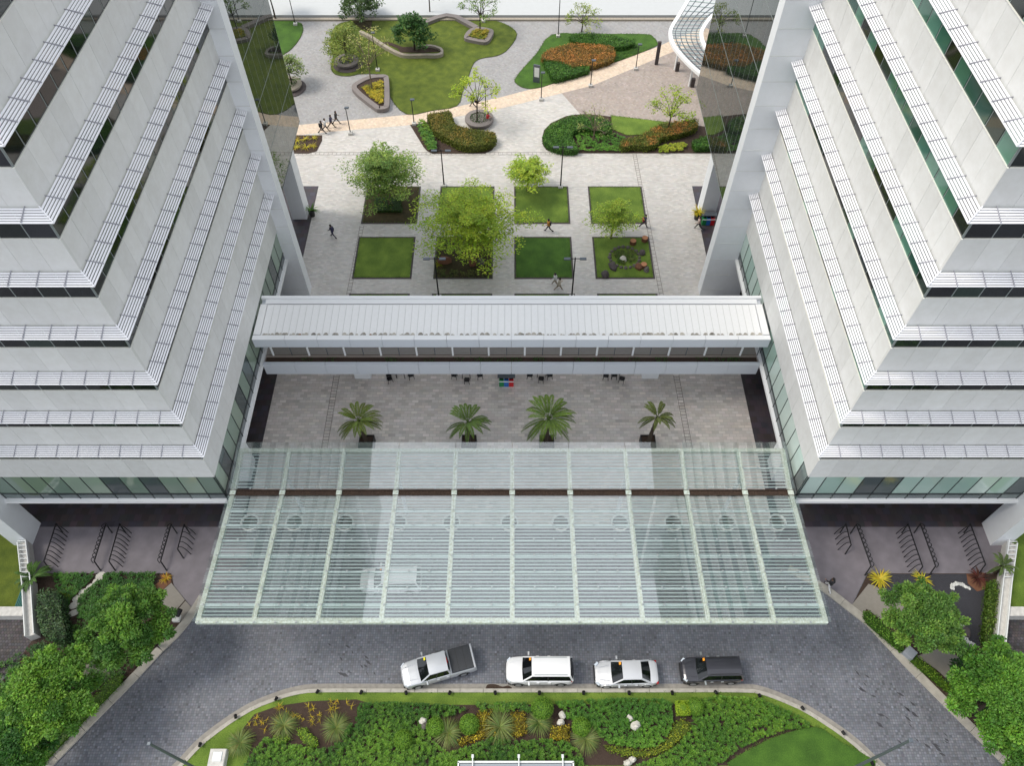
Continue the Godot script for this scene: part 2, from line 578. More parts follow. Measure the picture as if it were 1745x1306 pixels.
func tower(s: float) -> void:
	var east := s > 0
	var t := thing("office_tower", "white banded office tower with louvred sunshades and %s" % ("brighter facade, right of the courtyard" if east else "greyer facade, left of the courtyard"), "building", Vector3.ZERO, 0, "twin office towers")
	var glass_x := 18.95 if east else 20.8
	var pier_x := 18.85 if east else 20.22
	var far := -70.6 if east else -65.1
	# structure behind the facade
	var b := MB.new()
	b.box(Vector3(s * 42, 35.6, (FRONT - 0.4 + far) * 0.5), Vector3(40.4, 53.6, FRONT - 0.4 - far))
	b.box(Vector3(s * 42, 6.95, (FRONT - 0.5 + BACK) * 0.5), Vector3(40.2, 3.4, FRONT - 0.5 - BACK))
	put("core", b, M.core, t)
	b = MB.new()
	b.box(Vector3(s * 46, 2.4, -47), Vector3(42, 4.8, 32))
	put("ground_floor", b, M.core, t)
	b = MB.new()
	b.box(Vector3(s * 42.2, 4.99, -39.7), Vector3(41.3, 0.22, 25.0))
	put("soffit", b, M.soffit, t)
	b = MB.new()
	b.box(Vector3(s * (FACE + 0.02), 5.0, (FRONT + BACK) * 0.5), Vector3(0.3, 0.3, FRONT - BACK))
	b.box(Vector3(s * 41.6, 5.0, FRONT + 0.02), Vector3(40.2, 0.3, 0.3))
	put("base_edge", b, M.parapet_white, t)
	var panel := box_mesh(Vector3(MODULE - 0.012, 2.31, 0.14))
	var low_panel := box_mesh(Vector3(MODULE - 0.012, 2.54, 0.14))
	var pane := box_mesh(Vector3(MODULE - 0.05, 1.86, 0.03))
	var bracket := MB.new()
	bracket.bar(Vector3(0, 0.25, 0), Vector3(0, 0.03, 0.82), 0.034, 0.06)
	var bracket_mesh := bracket.done()
	for k in range(-1, 8):
		var h := LOUVRE + PITCH * k
		var band := part_node("spandrel_band", t)
		var back := MB.new()
		var y0 := 8.7 if k < 0 else h + 0.12
		var y1 := h + PITCH - 1.75
		back.box(Vector3(s * (FACE + 0.12), (y0 + y1) / 2, (FRONT + BACK) * 0.5 - 0.1), Vector3(0.16, y1 - y0 - 0.02, FRONT - BACK - 0.2))
		back.box(Vector3(s * (FACE + 9.45), (y0 + y1) / 2, FRONT - 0.1), Vector3(18.9, y1 - y0 - 0.02, 0.16))
		put("backing", back, M.joint_grey, band)
		var cap := MB.new()
		cap.box(Vector3(s * (FACE - 0.01), y1 + 0.015, (FRONT + BACK) * 0.5 + 0.03), Vector3(0.08, 0.03, FRONT - BACK + 0.1))
		cap.box(Vector3(s * (FACE + 9.5), y1 + 0.014, FRONT + 0.01), Vector3(18.8, 0.03, 0.08))
		put("sill", cap, M.sill_white, band)
		var glaze: Node3D = null
		var shade: Node3D = null
		if k >= 0:
			glaze = part_node("window_band", t)
			shade = part_node("sunshade", t)
		for side in [true, false]:
			var turn := 0.0 if not side else -s * PI / 2
			for i in (18 if side else 13):
				var along := (i + 0.5) * MODULE + (0.0 if not side else 0.075)
				put("concrete_panel", low_panel if k < 0 else panel, M["panel_%d" % rng.randi_range(0, 3)], band, on_face(s, side, along, (y0 + y1) / 2, -0.07 + rnd(-0.004, 0.004)), turn)
				if k < 0:
					continue
				var kind := "window_glass_%d" % [0, 1, 2, 4, 0, 1, 2, 4, 3][rng.randi_range(0, 8)] if not (east and side and rng.randf() < (0.25 + 0.1 * k)) else "green_window_%d" % rng.randi_range(0, 4)
				put("window_pane", pane, M[kind], glaze, on_face(s, side, along, h - 0.82, -0.03), turn)
				put("bracket", bracket_mesh, M.bracket_grey, shade, on_face(s, side, along - MODULE * 0.5 + 0.65, h, 0.0), turn)
			if k < 0:
				continue
			for i in (19 if side else 14):
				put("mullion", box_mesh(Vector3(0.05, 1.86, 0.05)), M.mullion, glaze, on_face(s, side, i * MODULE, h - 0.82, -0.028))
			# louvre slats, mitred where the two faces meet
			for j in 6:
				var out := 0.13 + 0.131 * j
				var y := h + 0.25 - 0.27 * (out / 0.82)
				var slat := MB.new()
				var e := 0.05
				var w := 0.04
				if true:
					var a := on_face(s, side, -(out - w), y + 0.012, out - w)
					var c := on_face(s, side, -(out + w), y - 0.014, out + w)
					var len_ := (-BACK + FRONT) if side else 18.3
					var a2 := on_face(s, side, len_, y + 0.012, out - w)
					var c2 := on_face(s, side, len_, y - 0.014, out + w)
					if (c - a).cross(a2 - a).y < 0:
						var x := a
						a = a2
						a2 = x
						x = c
						c = c2
						c2 = x
					var d := Vector3.DOWN * 0.03
					slat.quad(a, c, c2, a2)
					slat.quad(a2 + d, c2 + d, c + d, a + d)
					slat.quad(a + d, c + d, c, a)
					slat.quad(c + d, c2 + d, c2, c)
					slat.quad(c2 + d, a2 + d, a2, c2)
					slat.quad(a2 + d, a + d, a, a2)
				put("slat", slat, M.louvre_white, shade)
		if k >= 0:
			var mitre := MB.new()
			mitre.bar(on_face(s, true, 0, h + 0.26, 0.0), on_face(s, true, -0.82, h + 0.02, 0.82), 0.05, 0.05)
			put("mitre_bar", mitre, M.louvre_white, shade)
	# the storeys above
	var up := MB.new()
	var upg := MB.new()
	for k in range(8, 12):
		var h := LOUVRE + PITCH * k
		up.box(Vector3(s * (FACE + 0.1), h + 1.28, (FRONT + BACK) * 0.5), Vector3(0.2, 2.3, FRONT - BACK))
		up.box(Vector3(s * (FACE + 9.5), h + 1.28, FRONT - 0.1), Vector3(19, 2.3, 0.2))
		up.box(Vector3(s * (FACE - 0.4), h + 0.1, (FRONT + BACK) * 0.5), Vector3(0.75, 0.08, FRONT - BACK))
		upg.box(Vector3(s * (FACE + 0.25), h - 0.82, (FRONT + BACK) * 0.5), Vector3(0.04, 1.9, FRONT - BACK))
		upg.box(Vector3(s * (FACE + 9.5), h - 0.82, FRONT - 0.25), Vector3(19, 1.9, 0.04))
	put("upper_spandrel", up, M.panel_0, t)
	put("upper_glazing", upg, M.window_glass_0, t)
	# glazed podium storey under the lowest band
	var pod := part_node("podium_glazing", t)
	var tall := box_mesh(Vector3(MODULE - 0.035, 2.6, 0.04))
	var low := box_mesh(Vector3(MODULE - 0.035, 0.72, 0.04))
	var fr := MB.new()
	for side in [true, false]:
		var turn := 0.0 if not side else -s * PI / 2
		for i in (18 if side else 13):
			var along := (i + 0.5) * MODULE + (0.0 if not side else 0.02)
			var key := ("podium_blind_%d" if east else "podium_glass_%d") % rng.randi_range(0, 3)
			if rng.randf() < 0.16:
				key = "low_glass_%d" % rng.randi_range(0, 2)
			put("glass_pane", tall, M[key], pod, on_face(s, side, along, 7.32, -0.12), turn)
			put("low_pane", low, M["low_glass_%d" % rng.randi_range(0, 2)], pod, on_face(s, side, along, 5.57, -0.12), turn)
			fr.box(on_face(s, side, i * MODULE + 0.01, 6.9, -0.1), Vector3(0.055, 3.6, 0.055))
	fr.box(on_face(s, true, 12.7, 5.97, -0.1), Vector3(0.07, 0.09, 25.3))
	fr.box(on_face(s, false, 9.2, 5.972, -0.1), Vector3(18.4, 0.09, 0.07))
	put("glazing_frame", fr, M.mullion_dark, pod)
	# white end piers
	var pr := MB.new()
	var zf := -52.3
	pr.box(Vector3(s * (pier_x + 2.0), 31, zf - 0.62), Vector3(4.0, 62, 1.2))
	put("end_pier", pr, M.white_cladding, t)
	var jn := part_node("pier_joints", t)
	var y := 0.9
	while y < 46:
		var jb := MB.new()
		jb.box(Vector3(s * (pier_x + 1.2), y, zf - 0.02), Vector3(2.38, 0.025, 0.05))
		put("joint", jb, M.joint_grey, jn)
		y += 2.09
	pr = MB.new()
	var p2x := 20.45 if east else 22.2
	var p2z := -63.4 if not east else -63.6
	pr.box(Vector3(s * (p2x + 0.8), 5.6, p2z - 0.85), Vector3(1.6, 11.4, 1.7))
	put("leg_pier", pr, M.white_cladding, t)
	pr = MB.new()
	pr.box(Vector3(s * 39.1, 17, -26.46), Vector3(1.44, 34, 1.94))
	put("front_pier", pr, M.white_cladding, t)
	pr = MB.new()
	pr.box(Vector3(s * 22.75, 2.45, -32.35), Vector3(1.5, 4.9, 1.9))
	put("podium_pier", pr, M.white_cladding, t)
	# dark mirrored wing beyond the pier
	var wing := part_node("mirror_wing", t)
	var gy := 11.25 if not east else 11.1
	var nz := int(round((-53.5 - far) / 1.26))
	var wz := (-53.5 - far) / nz
	b = MB.new()
	b.box(Vector3(s * (glass_x + 6.06), (gy + 62) / 2, (-53.5 + far) / 2), Vector3(12, 62 - gy, -53.5 - far - 0.05))
	put("wing_body", b, M.core, wing)
	var wp := box_mesh(Vector3(0.04, PITCH - 0.03, wz - 0.035))
	for j in 8:
		for i in nz:
			put("mirror_pane", wp, M["mirror_glass_%d" % rng.randi_range(0, 2)], wing, Vector3(s * glass_x, gy + (j + 0.5) * PITCH, -53.5 - (i + 0.5) * wz), 0)
	var gj := MB.new()
	for j in 9:
		gj.box(Vector3(s * (glass_x - 0.008), gy + j * PITCH, (-53.5 + far) / 2), Vector3(0.045, 0.06, -53.5 - far))
	for i in nz + 1:
		gj.box(Vector3(s * (glass_x + 0.002), gy + 4 * PITCH, -53.5 - i * wz), Vector3(0.05, 8 * PITCH, 0.025))
	put("pane_joints", gj, M.mullion, wing)
	b = MB.new()
	b.box(Vector3(s * glass_x, (gy + 8 * PITCH + 62) / 2, (-53.5 + far) / 2), Vector3(0.04, 62 - gy - 8 * PITCH, -53.5 - far))
	put("upper_mirror", b, M.mirror_glass_0, wing)


# ------------------------------------------------------------------ link bridge
func bridge() -> void:
	var t := thing("link_bridge", "white roofed pedestrian bridge linking the two towers above the plaza", "bridge")
	var zn := -44.49
	var zs := -39.74
	var w := 42.5
	var b := MB.new()
	b.box(Vector3(0, 8.24, (zn + zs) / 2), Vector3(w, 0.2, zs - zn - 0.3))
	put("roof_slab", b, M.bridge_grey, t)
	# roof sheets, each between two standing seams
	var n := 74
	var pitch := (w - 1.2) / n
	var sheet := MB.new()
	sheet.quad(Vector3(-pitch / 2 + 0.008, 8.38, -40.12), Vector3(pitch / 2 - 0.008, 8.38, -40.12), Vector3(pitch / 2 - 0.008, 8.52, -43.6), Vector3(-pitch / 2 + 0.008, 8.52, -43.6))
	sheet.quad(Vector3(-pitch / 2 + 0.008, 8.3, -40.12), Vector3(pitch / 2 - 0.008, 8.3, -40.12), Vector3(pitch / 2 - 0.008, 8.38, -40.12), Vector3(-pitch / 2 + 0.008, 8.38, -40.12))
	var sm := sheet.done()
	var seam := MB.new()
	seam.bar(Vector3(0, 8.4, -40.1), Vector3(0, 8.54, -43.62), 0.022, 0.02)
	var se := seam.done()
	for i in n:
		var x := -w / 2 + 0.6 + (i + 0.5) * pitch
		put("roof_sheet", sm, M.roof_white, t, Vector3(x, 0, 0))
		put("seam", se, M.joint_grey, t, Vector3(x - pitch / 2, 0, 0))
	# grime washed down to the eaves gutter
	var dirt := MB.new()
	for i in n:
		var x0 := -w / 2 + 0.6 + i * pitch
		for q in 2:
			var x := x0 + rnd(0.06, pitch - 0.06)
			var r := rnd(0.1, 0.24)
			var k := rnd(0.3, 0.55)
			dirt.col = Color(k, k * 0.93, k * 0.8) if rng.randf() > 0.12 or i > 20 else Color(0.3, 0.17, 0.08)
			for a in 5:
				var q0 := PI * a / 5.0
				var q1 := PI * (a + 1) / 5.0
				dirt.tri(Vector3(x, 8.396, -40.27), Vector3(x + r * cos(q0), 8.396 + r * 0.07 * sin(q0), -40.27 - r * 1.7 * sin(q0)), Vector3(x + r * cos(q1), 8.396 + r * 0.07 * sin(q1), -40.27 - r * 1.7 * sin(q1)))
	stuff(put("eaves_grime", dirt, M.painted, t))
	b = MB.new()
	b.box(Vector3(0, 8.42, zn + 0.13), Vector3(w + 0.1, 0.5, 0.26))
	put("north_coping", b, M.parapet_white, t)
	b = MB.new()
	b.box(Vector3(0, 8.36, zn + 0.53), Vector3(w - 0.7, 0.35, 0.5))
	put("back_upstand", b, M.parapet_white, t)
	for s in [-1, 1]:
		b = MB.new()
		b.box(Vector3(s * (w / 2 - 0.28), 8.4, -41.95), Vector3(0.55, 0.36, 3.3))
		put("end_flashing", b, M.roof_white, t)
	var fascia := box_mesh(Vector3(2.63, 0.98, 0.4))
	var para := box_mesh(Vector3(2.63, 1.36, 0.3))
	var coping := box_mesh(Vector3(2.625, 0.05, 0.46))
	for i in 16:
		var x := -w / 2 + (i + 0.5) * w / 16
		put("fascia_panel", fascia, M.bridge_grey, t, Vector3(x, 8.08, zs - 0.2))
		put("coping", coping, M.parapet_white, t, Vector3(x, 8.596, zs - 0.21))
		put("parapet_panel", para, M.bridge_grey, t, Vector3(x, 4.5, zs - 0.15))
	b = MB.new()
	b.box(Vector3(0, 4.35, (zn + zs) / 2 - 0.1), Vector3(w, 1.0, zs - zn - 0.6))
	put("deck", b, M.deck_floor, t)
	b = MB.new()
	b.box(Vector3(0, 4.93, zs - 0.62), Vector3(w - 0.3, 0.2, 0.55))
	put("planter_soil", b, M.soil, t)
	b = MB.new()
	b.box(Vector3(0, 4.98, zs - 0.93), Vector3(w - 0.3, 0.5, 0.08))
	put("planter_kerb", b, M.deck_floor, t)
	b = MB.new()
	b.box(Vector3(0, 4.6, zn + 0.15), Vector3(w, 1.6, 0.3))
	put("north_parapet", b, M.bridge_grey, t)
	b = MB.new()
	for i in 26:
		var x := rnd(-20, 20)
		for q in 30:
			b.col = Color(0.05, 0.11, 0.03) * rnd(0.6, 1.6)
			b.leaf(Vector3(x + rnd(-0.5, 0.5), 5.04, zs - 0.62 + rnd(-0.2, 0.2)), (rdir() + Vector3.UP).normalized(), rdir(), rnd(0.1, 0.22), 0.07)
	put("trailing_plants", b, M.leaf, t)
	var post := MB.new()
	post.tube(Vector3(0, 4.85, 0), Vector3(0, 7.7, 0), 0.09, 0.09, 10)
	var pm := post.done()
	for i in 14:
		put("post", pm, M.parapet_white, t, Vector3(-20.48 + i * 3.09, 0, zs - 0.55 - 0.45))
		put("post", pm, M.parapet_white, t, Vector3(-20.48 + i * 3.09, 0, zn + 0.5))
	var rails := part_node("railing", t)
	for i in 14:
		var rp := MB.new()
		rp.box(Vector3(-18.94 + i * 3.09, 5.55, zs - 1.15), Vector3(0.05, 1.1, 0.05))
		put("rail_post", rp, M.grey_metal, rails)
	for j in 4:
		var rb := MB.new()
		rb.tube(Vector3(-21, 5.3 + j * 0.27, zs - 1.15), Vector3(21, 5.3 + j * 0.27, zs - 1.15), 0.018, 0.018, 6)
		put("cable", rb, M.steel, rails)
	for x in [-13.72, 12.82]:
		b = MB.new()
		b.box(Vector3(x, 2.0, -43.0), Vector3(1.5, 4.0, 2.0))
		put("support_pier", b, M.white_cladding, t)


# ------------------------------------------------------------------ glass canopy
func canopy() -> void:
	var t := thing("glass_canopy", "wide butterfly canopy of milky green glass over the drop off", "canopy")
	var ribs := [-20.72, -17.04, -12.82, -8.6, -4.25, 0.07, 4.39, 8.72, 13.05, 17.4, 20.8]
	# heights along z: north edge, valley, south edge
	var hn := 6.75
	var hv := 6.4
	var hs := 7.2
	var zn := -30.45
	var zv := -26.85
	var zs := -16.95
	var north := func(z: float) -> float: return lerpf(hv, hn, (zv - z) / (zv - zn))
	var south := func(z: float) -> float: return lerpf(hv, hs, (z - zv) / (zs - zv))
	var rows_s := []
	for k in 9:
		rows_s.append(lerpf(-26.55, -16.85, k / 8.0))
	var rows_n := [-30.95, -28.85, -27.12]
	var fixb := MB.new()
	fixb.cbox(Vector3.ZERO, Vector3(0.12, 0.06, 0.12), 0.02)
	var fix := fixb.done()
	for i in 10:
		var x0: float = ribs[i] + 0.03
		var x1: float = ribs[i + 1] - 0.03
		for part in [[rows_s, south], [rows_n, north]]:
			for k in part[0].size() - 1:
				var za: float = part[0][k] + 0.02
				var zb: float = part[0][k + 1] - 0.02
				var ha: float = part[1].call(za) + 0.12
				var hb: float = part[1].call(zb) + 0.12
				var g := MB.new()
				var xa := x0
				var xb := x1
				if i == 0:
					xa -= 0.35
				if i == 9:
					xb += 0.35
				# two laminated sheets
				for dy in [0.0, 0.016, 0.034, 0.05, 0.068, 0.084]:
					g.quad(Vector3(xa, hb + dy, zb), Vector3(xb, hb + dy, zb), Vector3(xb, ha + dy, za), Vector3(xa, ha + dy, za))
				put("glass_panel", g, M["canopy_glass_%d" % rng.randi_range(0, 2)], t)
				# spider fixings at the corners
				for q in [0.0, 0.34, 0.67]:
					put("glass_fixing", fix, M.steel, t, Vector3(lerpf(x0, x1, q) + 0.05, hb + 0.09, zb + 0.02))
	for x in ribs:
		var rb := MB.new()
		var w := 0.32
		rb.bar(Vector3(x, hv - 0.12, -26.75), Vector3(x, hs - 0.12, zs - 0.05), w, 0.36)
		put("rafter", rb, M.canopy_steel, t)
		rb = MB.new()
		rb.bar(Vector3(x, hn - 0.12, zn + 0.1), Vector3(x, hv - 0.12, -26.95), w, 0.34)
		put("rafter", rb, M.canopy_steel, t)
	for z in rows_s:
		if z > -26 and z < -17.5:
			var pb := MB.new()
			pb.box(Vector3(0.04, south.call(z) - 0.06, z), Vector3(41.3, 0.16, 0.1))
			put("purlin", pb, M.canopy_bar, t)
	var eb := MB.new()
	eb.box(Vector3(0.04, hs - 0.1, zs - 0.05), Vector3(41.8, 0.34, 0.34))
	put("edge_beam", eb, M.canopy_steel, t)
	eb = MB.new()
	eb.box(Vector3(0.04, hn - 0.1, zn + 0.12), Vector3(41.8, 0.32, 0.3))
	put("edge_beam", eb, M.canopy_steel, t)
	eb = MB.new()
	eb.box(Vector3(0.04, north.call(-28.85) - 0.06, -28.85), Vector3(41.3, 0.16, 0.1))
	put("purlin", eb, M.canopy_bar, t)
	# the sun shading tubes between rafters
	for z in range(0, 36):
		var zz := -26.3 + z * 0.262
		var st := MB.new()
		st.tube(Vector3(-20.6, south.call(zz) - 0.03, zz), Vector3(20.7, south.call(zz) - 0.03, zz), 0.044, 0.044, 6)
		put("shading_tube", st, M.canopy_bar, t)
	for z in range(0, 11):
		var zz := -29.95 + z * 0.262
		var st := MB.new()
		st.tube(Vector3(-20.6, north.call(zz) - 0.03, zz), Vector3(20.7, north.call(zz) - 0.03, zz), 0.044, 0.044, 6)
		put("shading_tube", st, M.canopy_bar, t)
	# rusted valley gutter
	var gb := MB.new()
	gb.box(Vector3(0.04, hv - 0.1, zv), Vector3(42.0, 0.1, 0.44))
	gb.box(Vector3(0.04, hv + 0.02, zv - 0.22), Vector3(42.0, 0.2, 0.04))
	gb.box(Vector3(0.04, hv + 0.02, zv + 0.22), Vector3(42.0, 0.2, 0.04))
	put("gutter", gb, M.rust, t)
	for x in ribs:
		var sb := MB.new()
		sb.cbox(Vector3(x, hv + 0.06, zv), Vector3(0.42, 0.1, 0.46), 0.03)
		put("gutter_bracket", sb, M.canopy_steel, t)
	for x in [-17.04, -8.6, 0.07, 8.72, 17.4]:
		for z in [-28.4]:
			var cb := MB.new()
			cb.tube(Vector3(x, 0, z), Vector3(x, 6.35, z), 0.17, 0.15, 12)
			put("column", cb, M.parapet_white, t)


# ------------------------------------------------------------------ ground
func sheet(called: String, poly: Array, y: float, m: Material, kind := "structure") -> MeshInstance3D:
	var b := MB.new()
	b.prism(poly, 0, y, false)
	var o := put(called, b, m)
	o.set_meta("kind", kind)
	return o


func rect(x0: float, z0: float, x1: float, z1: float) -> Array:
	return [Vector2(x0, z0), Vector2(x1, z0), Vector2(x1, z1), Vector2(x0, z1)]


func lawn_on(called: String, label: String, poly: Array, y: float, m: Material, edge := 0.0) -> void:
	var b := MB.new()
	b.prism(poly, y - 0.06, y, true)
	var o := put(called, b, m)
	tag(o, label, "lawn")
	o.set_meta("kind", "stuff")
	fringe(o, poly, y)
	if edge > 0:
		var e := MB.new()
		e.strip(poly, -edge * 0.2, edge, 0, y - 0.015, true)
		struct("lawn_edging", e, M.stone_dark)


# blades that break up the cut edge of a lawn
func fringe(o: Node3D, poly: Array, y: float) -> void:
	var f := MB.new()
	for k in poly.size():
		var p0: Vector2 = poly[k]
		var p1: Vector2 = poly[(k + 1) % poly.size()]
		for j in int(p0.distance_to(p1) * 26):
			f.col = foliage_tone(Color(0.1, 0.17, 0.03), 0.25)
			var p := p0.lerp(p1, rng.randf()) + Vector2(rnd(-0.1, 0.06), rnd(-0.1, 0.06))
			f.leaf(v3(p, y - 0.02), (rdir() * Vector3(1, 0.3, 1) + Vector3(0, 0.35, 0)).normalized(), rdir(), rnd(0.06, 0.2), 0.05)
	stuff(put("edge_blades", f, M.leaf, o))


func drain(label: String, a: Vector2, b: Vector2, w: float, rungs: int) -> void:
	var t := thing("drain_channel", label, "drain")
	var d := (b - a).normalized()
	var s := Vector2(-d.y, d.x) * w * 0.5
	for k in [-1, 1]:
		var e := MB.new()
		e.bar(v3(a + s * k, 0.012), v3(b + s * k, 0.012), 0.035, 0.02)
		put("channel_edge", e, M.joint_dark, t)
	var l := (b - a).length()
	var r := MB.new()
	r.bar(Vector3(-w / 2, 0.012, 0), Vector3(w / 2, 0.012, 0), 0.03, 0.016)
	var rm := r.done()
	for k in rungs:
		var p := a + d * l * (k + 0.5) / rungs
		put("joint_bar", rm, M.joint_dark, t, v3(p), -d.angle() + PI / 2)


func ground() -> void:
	struct("ground", box_mesh(Vector3(420, 0.2, 420)), M.grey_pavers).position = Vector3(0, -0.104, -20)
	sheet("north_paving", rect(-60, -103.8, 60, -60), 0.0, M.grey_pavers)
	sheet("road", rect(-60, -30, 60, 40), 0.0, M.setts)
	sheet("plaza", [Vector2(-24, -26.95), Vector2(24, -26.95), Vector2(24, -45), Vector2(-24, -45)], 0.004, M.mid_pavers)
	var pale := [Vector2(-30, -44.9), Vector2(30, -44.9), Vector2(30, -80)]
	pale.append_array([Vector2(23.63, -79.45), Vector2(12.83, -81.88), Vector2(8.52, -82), Vector2(6.31, -86.48), Vector2(-1.58, -83.19), Vector2(-12.22, -80.02), Vector2(-22.75, -78.54), Vector2(-27.48, -77.76)])
	pale.append(Vector2(-36, -80))
	sheet("pale_plaza", pale, 0.004, M.pale_pavers)
	sheet("beige_path", [Vector2(-30.52, -78.99), Vector2(-25.74, -80.02), Vector2(-12.95, -82), Vector2(-6.82, -83.67), Vector2(-1.6, -85.54), Vector2(2.1, -87.17), Vector2(5.56, -88.62), Vector2(19.42, -96.83), Vector2(21.59, -98.48), Vector2(26.51, -101.83), Vector2(28.61, -99.78), Vector2(21.93, -96.08), Vector2(10.26, -88.12), Vector2(6.31, -86.48), Vector2(-1.58, -83.19), Vector2(-12.22, -80.02), Vector2(-22.75, -78.54), Vector2(-30.18, -77.2)], 0.008, M.beige_pavers)
	sheet("brown_paving", [Vector2(6.31, -86.48), Vector2(10.26, -88.12), Vector2(21.93, -96.08), Vector2(28.61, -99.78), Vector2(35.8, -99.78), Vector2(31.4, -77.53), Vector2(23.61, -79.34), Vector2(12.83, -81.83), Vector2(8.52, -81.94)], 0.007, M.brown_pavers)
	for s in [-1, 1]:
		var x := 21.75 if s < 0 else 21.3
		var x2 := 21.75 if s < 0 else 20.35
		sheet("granite_apron", rect(s * x, -27.1, s * 60, -50), 0.009, M.granite)
		sheet("granite_apron", rect(s * x2, -50, s * 60, -68.85), 0.009, M.granite)
	# forecourts in front of each tower
	sheet("forecourt", [Vector2(-41.03, -28.07), Vector2(-21.75, -28.07), Vector2(-20.94, -24), Vector2(-23.53, -21.15), Vector2(-24.06, -20.14), Vector2(-26.16, -22.08), Vector2(-26.63, -23.03), Vector2(-39.14, -23.03)], 0.006, M.forecourt_paving)
	sheet("forecourt", [Vector2(41.38, -28.07), Vector2(21.62, -28.07), Vector2(20.77, -23.76), Vector2(23.96, -21.75), Vector2(25.96, -20.5), Vector2(27.87, -23.13), Vector2(39.51, -23.13)], 0.006, M.forecourt_paving)
	# paving joints and drains
	drain("long drain line along the left side of the middle plaza", Vector2(-16.22, -42.39), Vector2(-16.27, -33.9), 0.5, 26)
	drain("long drain line along the right side of the middle plaza", Vector2(15.3, -42.39), Vector2(15.52, -33.9), 0.5, 26)
	drain("drain line beside the left edge of the lawn squares", Vector2(-16.14, -62.41), Vector2(-16.36, -52.39), 0.4, 22)
	drain("drain line beside the right edge of the lawn squares", Vector2(14.59, -68.89), Vector2(15.06, -52.39), 0.4, 30)
	drain("drain line running up from the lawn squares to the right hedge bed", Vector2(14.39, -74.58), Vector2(14.54, -68.99), 0.4, 14)
	drain("drain line across the pale plaza below the hedge beds", Vector2(-25.21, -74.58), Vector2(4.7, -74.58), 0.45, 60)
	# lawn squares
	var k := 0
	for row in 3:
		for c in 4:
			var x0 := -16.3 + 8.29 * c
			var z0: float = [-68.8, -60.69, -52.57][row]
			var edge := MB.new()
			edge.strip(rect(x0 + 0.12, z0 + 0.12, x0 + 5.99, z0 + 6.0), -0.14, 0.14, 0, 0.05, true)
			struct("square_edging", edge, M.stone_dark)
			var where: String = ["first", "second", "third", "fourth"][c] + " from the left in the " + ["far", "middle", "near"][row] + " row of plaza squares"
			var m: Material = M.lawn
			if row == 0 and c == 0:
				m = M.turf_brown
			if row == 1 and c == 1:
				m = M.turf_brown
			if row == 1 and c == 2:
				m = M.lawn_deep
			var b := MB.new()
			b.prism(rect(x0 + 0.2, z0 + 0.2, x0 + 5.91, z0 + 5.92), 0, 0.07)
			var sq := put("lawn_square", b, m)
			fringe(sq, rect(x0 + 0.22, z0 + 0.22, x0 + 5.89, z0 + 5.9), 0.07)
			stuff(tag(sq, ("brown planted square, " if m == M.turf_brown else "mown green lawn square, ") + where, "lawn", "lawn squares on the plaza"))
			k += 1
	# north garden lawns
	lawn_on("garden_lawn", "small lawn beside the left mirrored wing under a street lamp", smooth([Vector2(-35.17, -103.32), Vector2(-29.83, -103.02), Vector2(-28.75, -101.83), Vector2(-28.58, -99.78), Vector2(-29.06, -97.35), Vector2(-30.12, -95.25), Vector2(-33.16, -92.81)], 4), 0.06, M.lawn_deep, 0.18)
	lawn_on("garden_lawn", "large irregular lawn with seat walls in the far garden", smooth([Vector2(-22.05, -103.26), Vector2(-17.47, -104.04), Vector2(-10.49, -104.84), Vector2(-5.11, -103.65), Vector2(-2.99, -103.65), Vector2(-0.65, -102.28), Vector2(0.72, -99.98), Vector2(-0.42, -96.46), Vector2(-1.83, -94.84), Vector2(-4.04, -94.13), Vector2(-5.01, -92.9), Vector2(-5.52, -90.15), Vector2(-6.18, -86.84), Vector2(-6.79, -83.8), Vector2(-9.8, -82.84), Vector2(-12.86, -82.13), Vector2(-15.14, -85.54), Vector2(-15.92, -89.81), Vector2(-16.58, -90.49), Vector2(-19.36, -90.66), Vector2(-20.87, -90.15), Vector2(-22.27, -90.32), Vector2(-23.04, -90.9), Vector2(-23.52, -92.2), Vector2(-23.55, -94.66), Vector2(-24.05, -96.1), Vector2(-24.5, -100.17), Vector2(-23.86, -102.48)], 3), 0.06, M.lawn_dry, 0.18)
	lawn_on("garden_lawn", "pointed lawn with clipped orange hedges beside the beige path", smooth([Vector2(5.54, -99.87), Vector2(10.74, -99.95), Vector2(18.03, -99.98), Vector2(19.2, -99.23), Vector2(19.58, -97.93), Vector2(19.16, -96.9), Vector2(14.4, -93.78), Vector2(5.79, -88.81), Vector2(3.03, -87.49), Vector2(1.48, -87.65), Vector2(0.55, -88.64), Vector2(0.48, -89.48), Vector2(1.32, -91.51), Vector2(3.37, -95.38)], 3), 0.06, M.lawn_deep, 0.18)
	# planted beds of the plaza
	var bed := MB.new()
	bed.prism([Vector2(-12.3, -80.02), Vector2(-11.59, -80.06), Vector2(-10.27, -80.57), Vector2(-10.32, -82.04), Vector2(-7.68, -82.82), Vector2(-6.73, -79.91), Vector2(-5.55, -79.41), Vector2(-1.92, -78.41), Vector2(-1.92, -76.3), Vector2(-2.27, -75.2), Vector2(-3.13, -74.59), Vector2(-9.28, -74.55), Vector2(-9.92, -75.07), Vector2(-10.36, -75.75)], 0, 0.05)
	struct("planting_bed", bed, M.soil)
	bed = MB.new()
	bed.prism([Vector2(3.63, -77.33), Vector2(3.89, -78.93), Vector2(4.76, -80.33), Vector2(6.67, -81.73), Vector2(7.81, -82.03), Vector2(9.32, -82.16), Vector2(23.41, -79.67), Vector2(24.8, -79.14), Vector2(24.1, -74.62), Vector2(5.04, -74.62), Vector2(4.07, -75.27), Vector2(3.7, -76.18)], 0, 0.05)
	struct("planting_bed", bed, M.soil)
	bed = MB.new()
